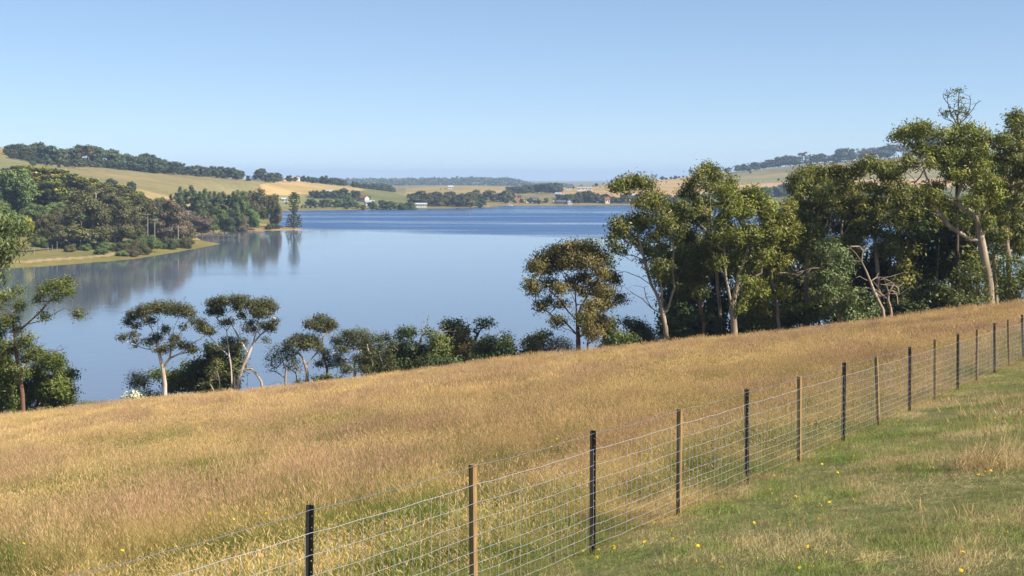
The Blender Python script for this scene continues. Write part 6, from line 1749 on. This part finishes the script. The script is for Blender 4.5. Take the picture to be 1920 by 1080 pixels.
scatter('lawn_grass', P_l + ks, M_LAWN, np.concatenate(PT), np.concatenate(RO), np.concatenate(SC), np.concatenate(ID), 'short patchy green grass on the near side of the fence', 'grass')

# ------------------------------------------------------------------ small things in the grass
def on_ground(px, py, h):
    u = (px - 960) / F
    Y = (2.2 - h) / ((py - HY) / F + 0.11 * u - 0.1216)
    return u * Y, Y
PET = plain('yellow_petals', (0.80, 0.56, 0.015), 0.6, 0.1, 30)
STEMG = plain('green_flower_stem', (0.12, 0.16, 0.05), 0.7, 0.15, 20)
def flower_meshes():
    mb = MB()
    for k in range(12):
        a = k * math.pi / 6; b = a + 0.32; c = a - 0.32
        mb.poly([(0, 0, 0.004), (0.013 * math.cos(c), 0.013 * math.sin(c), 0.007), (0.024 * math.cos(a), 0.024 * math.sin(a), 0.006), (0.013 * math.cos(b), 0.013 * math.sin(b), 0.007)])
    for k in range(8):
        a = k * math.pi / 4 + 0.2; b = a + 0.35; c = a - 0.35
        mb.poly([(0, 0, 0.010), (0.008 * math.cos(c), 0.008 * math.sin(c), 0.012), (0.015 * math.cos(a), 0.015 * math.sin(a), 0.011), (0.008 * math.cos(b), 0.008 * math.sin(b), 0.012)])
    mb.tube([(0, 0, -0.014), (0, 0, 0.004)], [0.004, 0.010], 6)
    return mb.mesh('flower_head')
HEAD = flower_meshes()
mb = MB(); mb.tube([(0, 0, -1.0), (0.01, 0, -0.5), (0, 0, -0.01)], 0.0022, 4); STEM = mb.mesh('stem')
A5 = [(470,845),(460,878),(480,875),(360,855),(582,787),(560,833),(585,833),(800,785),(708,655),(870,625),(858,645),(990,695),(975,765),(1005,765),(1117,727),(1160,692),(1185,793),(1210,823),(1170,913),(1290,890),(1362,938),(1250,620),(1590,643),(1495,793),(1768,627),(1845,645),(1900,685),(1705,397),(1680,423),(1718,430),(1890,440),(1750,470),(1880,475),(1535,318),(1620,290),(1680,288),(1735,290),(1440,37),(575,200),(935,185),(342,260),(118,447),(130,68),(172,12),(820,30),(805,150)]
A6 = [(365,353),(470,385),(580,282),(440,235),(640,392),(905,402),(1068,365),(1115,375),(1420,408),(1465,393),(1505,383),(1512,362),(1547,345),(1413,511),(1447,591),(1538,580),(187,558),(263,592),(360,622),(415,608),(575,590),(345,720),(147,750),(392,920),(452,922),(270,898),(213,1028),(303,1038),(1313,960),(1305,1068),(1615,785),(1255,67),(1195,95),(795,92),(878,32),(1535,15),(660,10),(617,38),(1395,218)]
A4 = [(150,875),(805,652),(775,920),(1005,875),(760,1010),(745,1072),(1330,685),(1387,688),(1440,632),(1478,720),(1607,775),(1685,682),(1710,668)]
A3 = [(135,702),(218,598),(1108,420),(1038,470),(1185,722),(1612,357)]
FL = [(1000 + x / 3.84, 820 + y / 3.84) for x, y in A5] + [(1440 + x / 3.6, 780 + y / 3.6) for x, y in A6] + [(x / 3.375, 760 + y / 3.375) for x, y in A4] + [(440 + x / 3.69, 800 + y / 3.69) for x, y in A3]
FL.sort()
RFL = np.random.default_rng(8)
nl = npd = 0
for px, py in FL:
    X, Y = on_ground(px, py, 0.10)
    lawn_side = fence_side(X, Y) > 0
    h = 0.10 + 0.05 * RFL.random()
    if not lawn_side:
        h = 0.40 + 0.12 * RFL.random() if fence_side(X, Y) < -1.2 else 0.26
        X, Y = on_ground(px, py, h)
    root = empty('yellow_flower', (X, Y, float(near_z(X, Y)) + h))
    if lawn_side:
        tag(root, 'yellow daisy-like flower, %s from the left on the lawn side of the fence' % ordw(nl), 'flower', 'yellow flowers in the lawn'); nl += 1
    else:
        tag(root, 'yellow daisy-like flower, %s from the left in the long grass behind the fence' % ordw(npd), 'flower', 'yellow flowers in the long grass'); npd += 1
    s = 0.60 + 0.32 * RFL.random()
    hd = link('flower_head', HEAD, PET, root); hd.scale = (s, s, s)
    hd.rotation_euler = (RFL.normal() * 0.25 + 0.35, RFL.normal() * 0.25 + 0.2, RFL.random() * 6)
    st = link('stem', STEM, STEMG, root); st.scale = (1, 1, h)

# straw-coloured tufts and cut heaps that stand out of the lawn and along the fence
M_STRAW = grass_mat('straw', (0.60, 0.45, 0.19), (0.95, 0.76, 0.40), (0.45, 0.36, 0.15), (0.5, 0.42, 0.18), (0.75, 0.56, 0.26), (0.70, 0.52, 0.26), 0.1, 0.2)
def straw(name, label, px, py, n, foot, h0, h1, lean, seeds, flat=1.0, seed=0):
    X, Y = on_ground(px, py, 0.0)
    o = link(name, tuft(np.random.default_rng(seed), n, foot, h0, h1, 0.005, seeds=seeds, lean=lean), M_STRAW, None, (X, Y, float(near_z(X, Y))))
    o.scale = (1.25, 1, flat)
    tag(o, label, 'grass tuft')
straw('dry_grass_tuft', 'tall straw-coloured grass clump at the right edge of the lawn', 1908, 872, 620, 0.52, 0.15, 0.52, 1.0, 130, 1.0, 1)
straw('dry_grass_tuft', 'lower straw-coloured clump just left of the tall clump at the right edge', 1862, 876, 420, 0.40, 0.10, 0.32, 0.8, 36, 1.0, 2)
straw('cut_grass_heap', 'flat heap of dead straw on the lawn at bottom right', 1655, 1052, 420, 0.20, 0.05, 0.20, 2.4, 0, 0.45, 3)
straw('cut_grass_heap', 'flattened straw heap just behind the fence between two middle posts', 1195, 920, 420, 0.34, 0.08, 0.30, 2.2, 6, 0.55, 4)
straw('dry_grass_tuft', 'small straw tuft on the lawn in the bottom right corner', 1830, 1020, 120, 0.16, 0.06, 0.20, 0.9, 14, 1.0, 5)
straw('dry_grass_tuft', 'small straw tuft on the lawn left of the bottom right corner', 1735, 995, 90, 0.14, 0.05, 0.18, 0.9, 10, 1.0, 6)
bush('thistle', 'dark green thistle standing out of the dry grass below the gap in the bushes', 'plant', 96, [(904, 690, 3, 5), (908, 700, 5, 4), (901, 699, 4, 4)], M_WATT, 201, L=0.14, Wd=0.05, dens=160, sprig=0.1)
bush('thistle', 'second green thistle in the dry grass, left of the purplish shrub', 'plant', 95, [(969, 690, 3, 5), (972, 700, 5, 4), (966, 699, 4, 3)], M_WATT, 202, L=0.14, Wd=0.05, dens=160, sprig=0.1)
bush('thistle', 'small green weed in the dry grass left of the two thistles', 'plant', 92, [(851, 704, 4, 4), (853, 710, 5, 3)], M_OLIVE, 203, L=0.14, Wd=0.05, dens=120, sprig=0.1)
# reeds in the shallows at the near shore
def reeds():
    R = np.random.default_rng(14)
    V_, F_ = [], []
    for _ in range(900):
        g = [(158, 757), (178, 758), (196, 757), (214, 757), (165, 759), (240, 756)][int(R.integers(0, 6))]
        Yr = 60000.0 / (g[1] - 335) + R.normal() * 0.5; X = (g[0] - 960) / F * Yr + R.normal() * 0.55
        h = 0.25 + 0.3 * R.random(); a = R.random() * 6.28; lx, ly = R.normal() * 0.1, R.normal() * 0.1
        b = len(V_)
        V_ += [(X - 0.02 * math.cos(a), Yr - 0.02 * math.sin(a), -0.1), (X + 0.02 * math.cos(a), Yr + 0.02 * math.sin(a), -0.1), (X + lx, Yr + ly, h)]
        F_.append((b, b + 1, b + 2))
    o = link('reeds', fast_mesh('reeds', np.array(V_), np.array(F_), 3), plain('reed_green', (0.16, 0.17, 0.07), 0.8, 0.2, 3))
    tag(o, 'patches of short reeds in the shallows at the left shore', 'reeds', kind='stuff')
reeds()
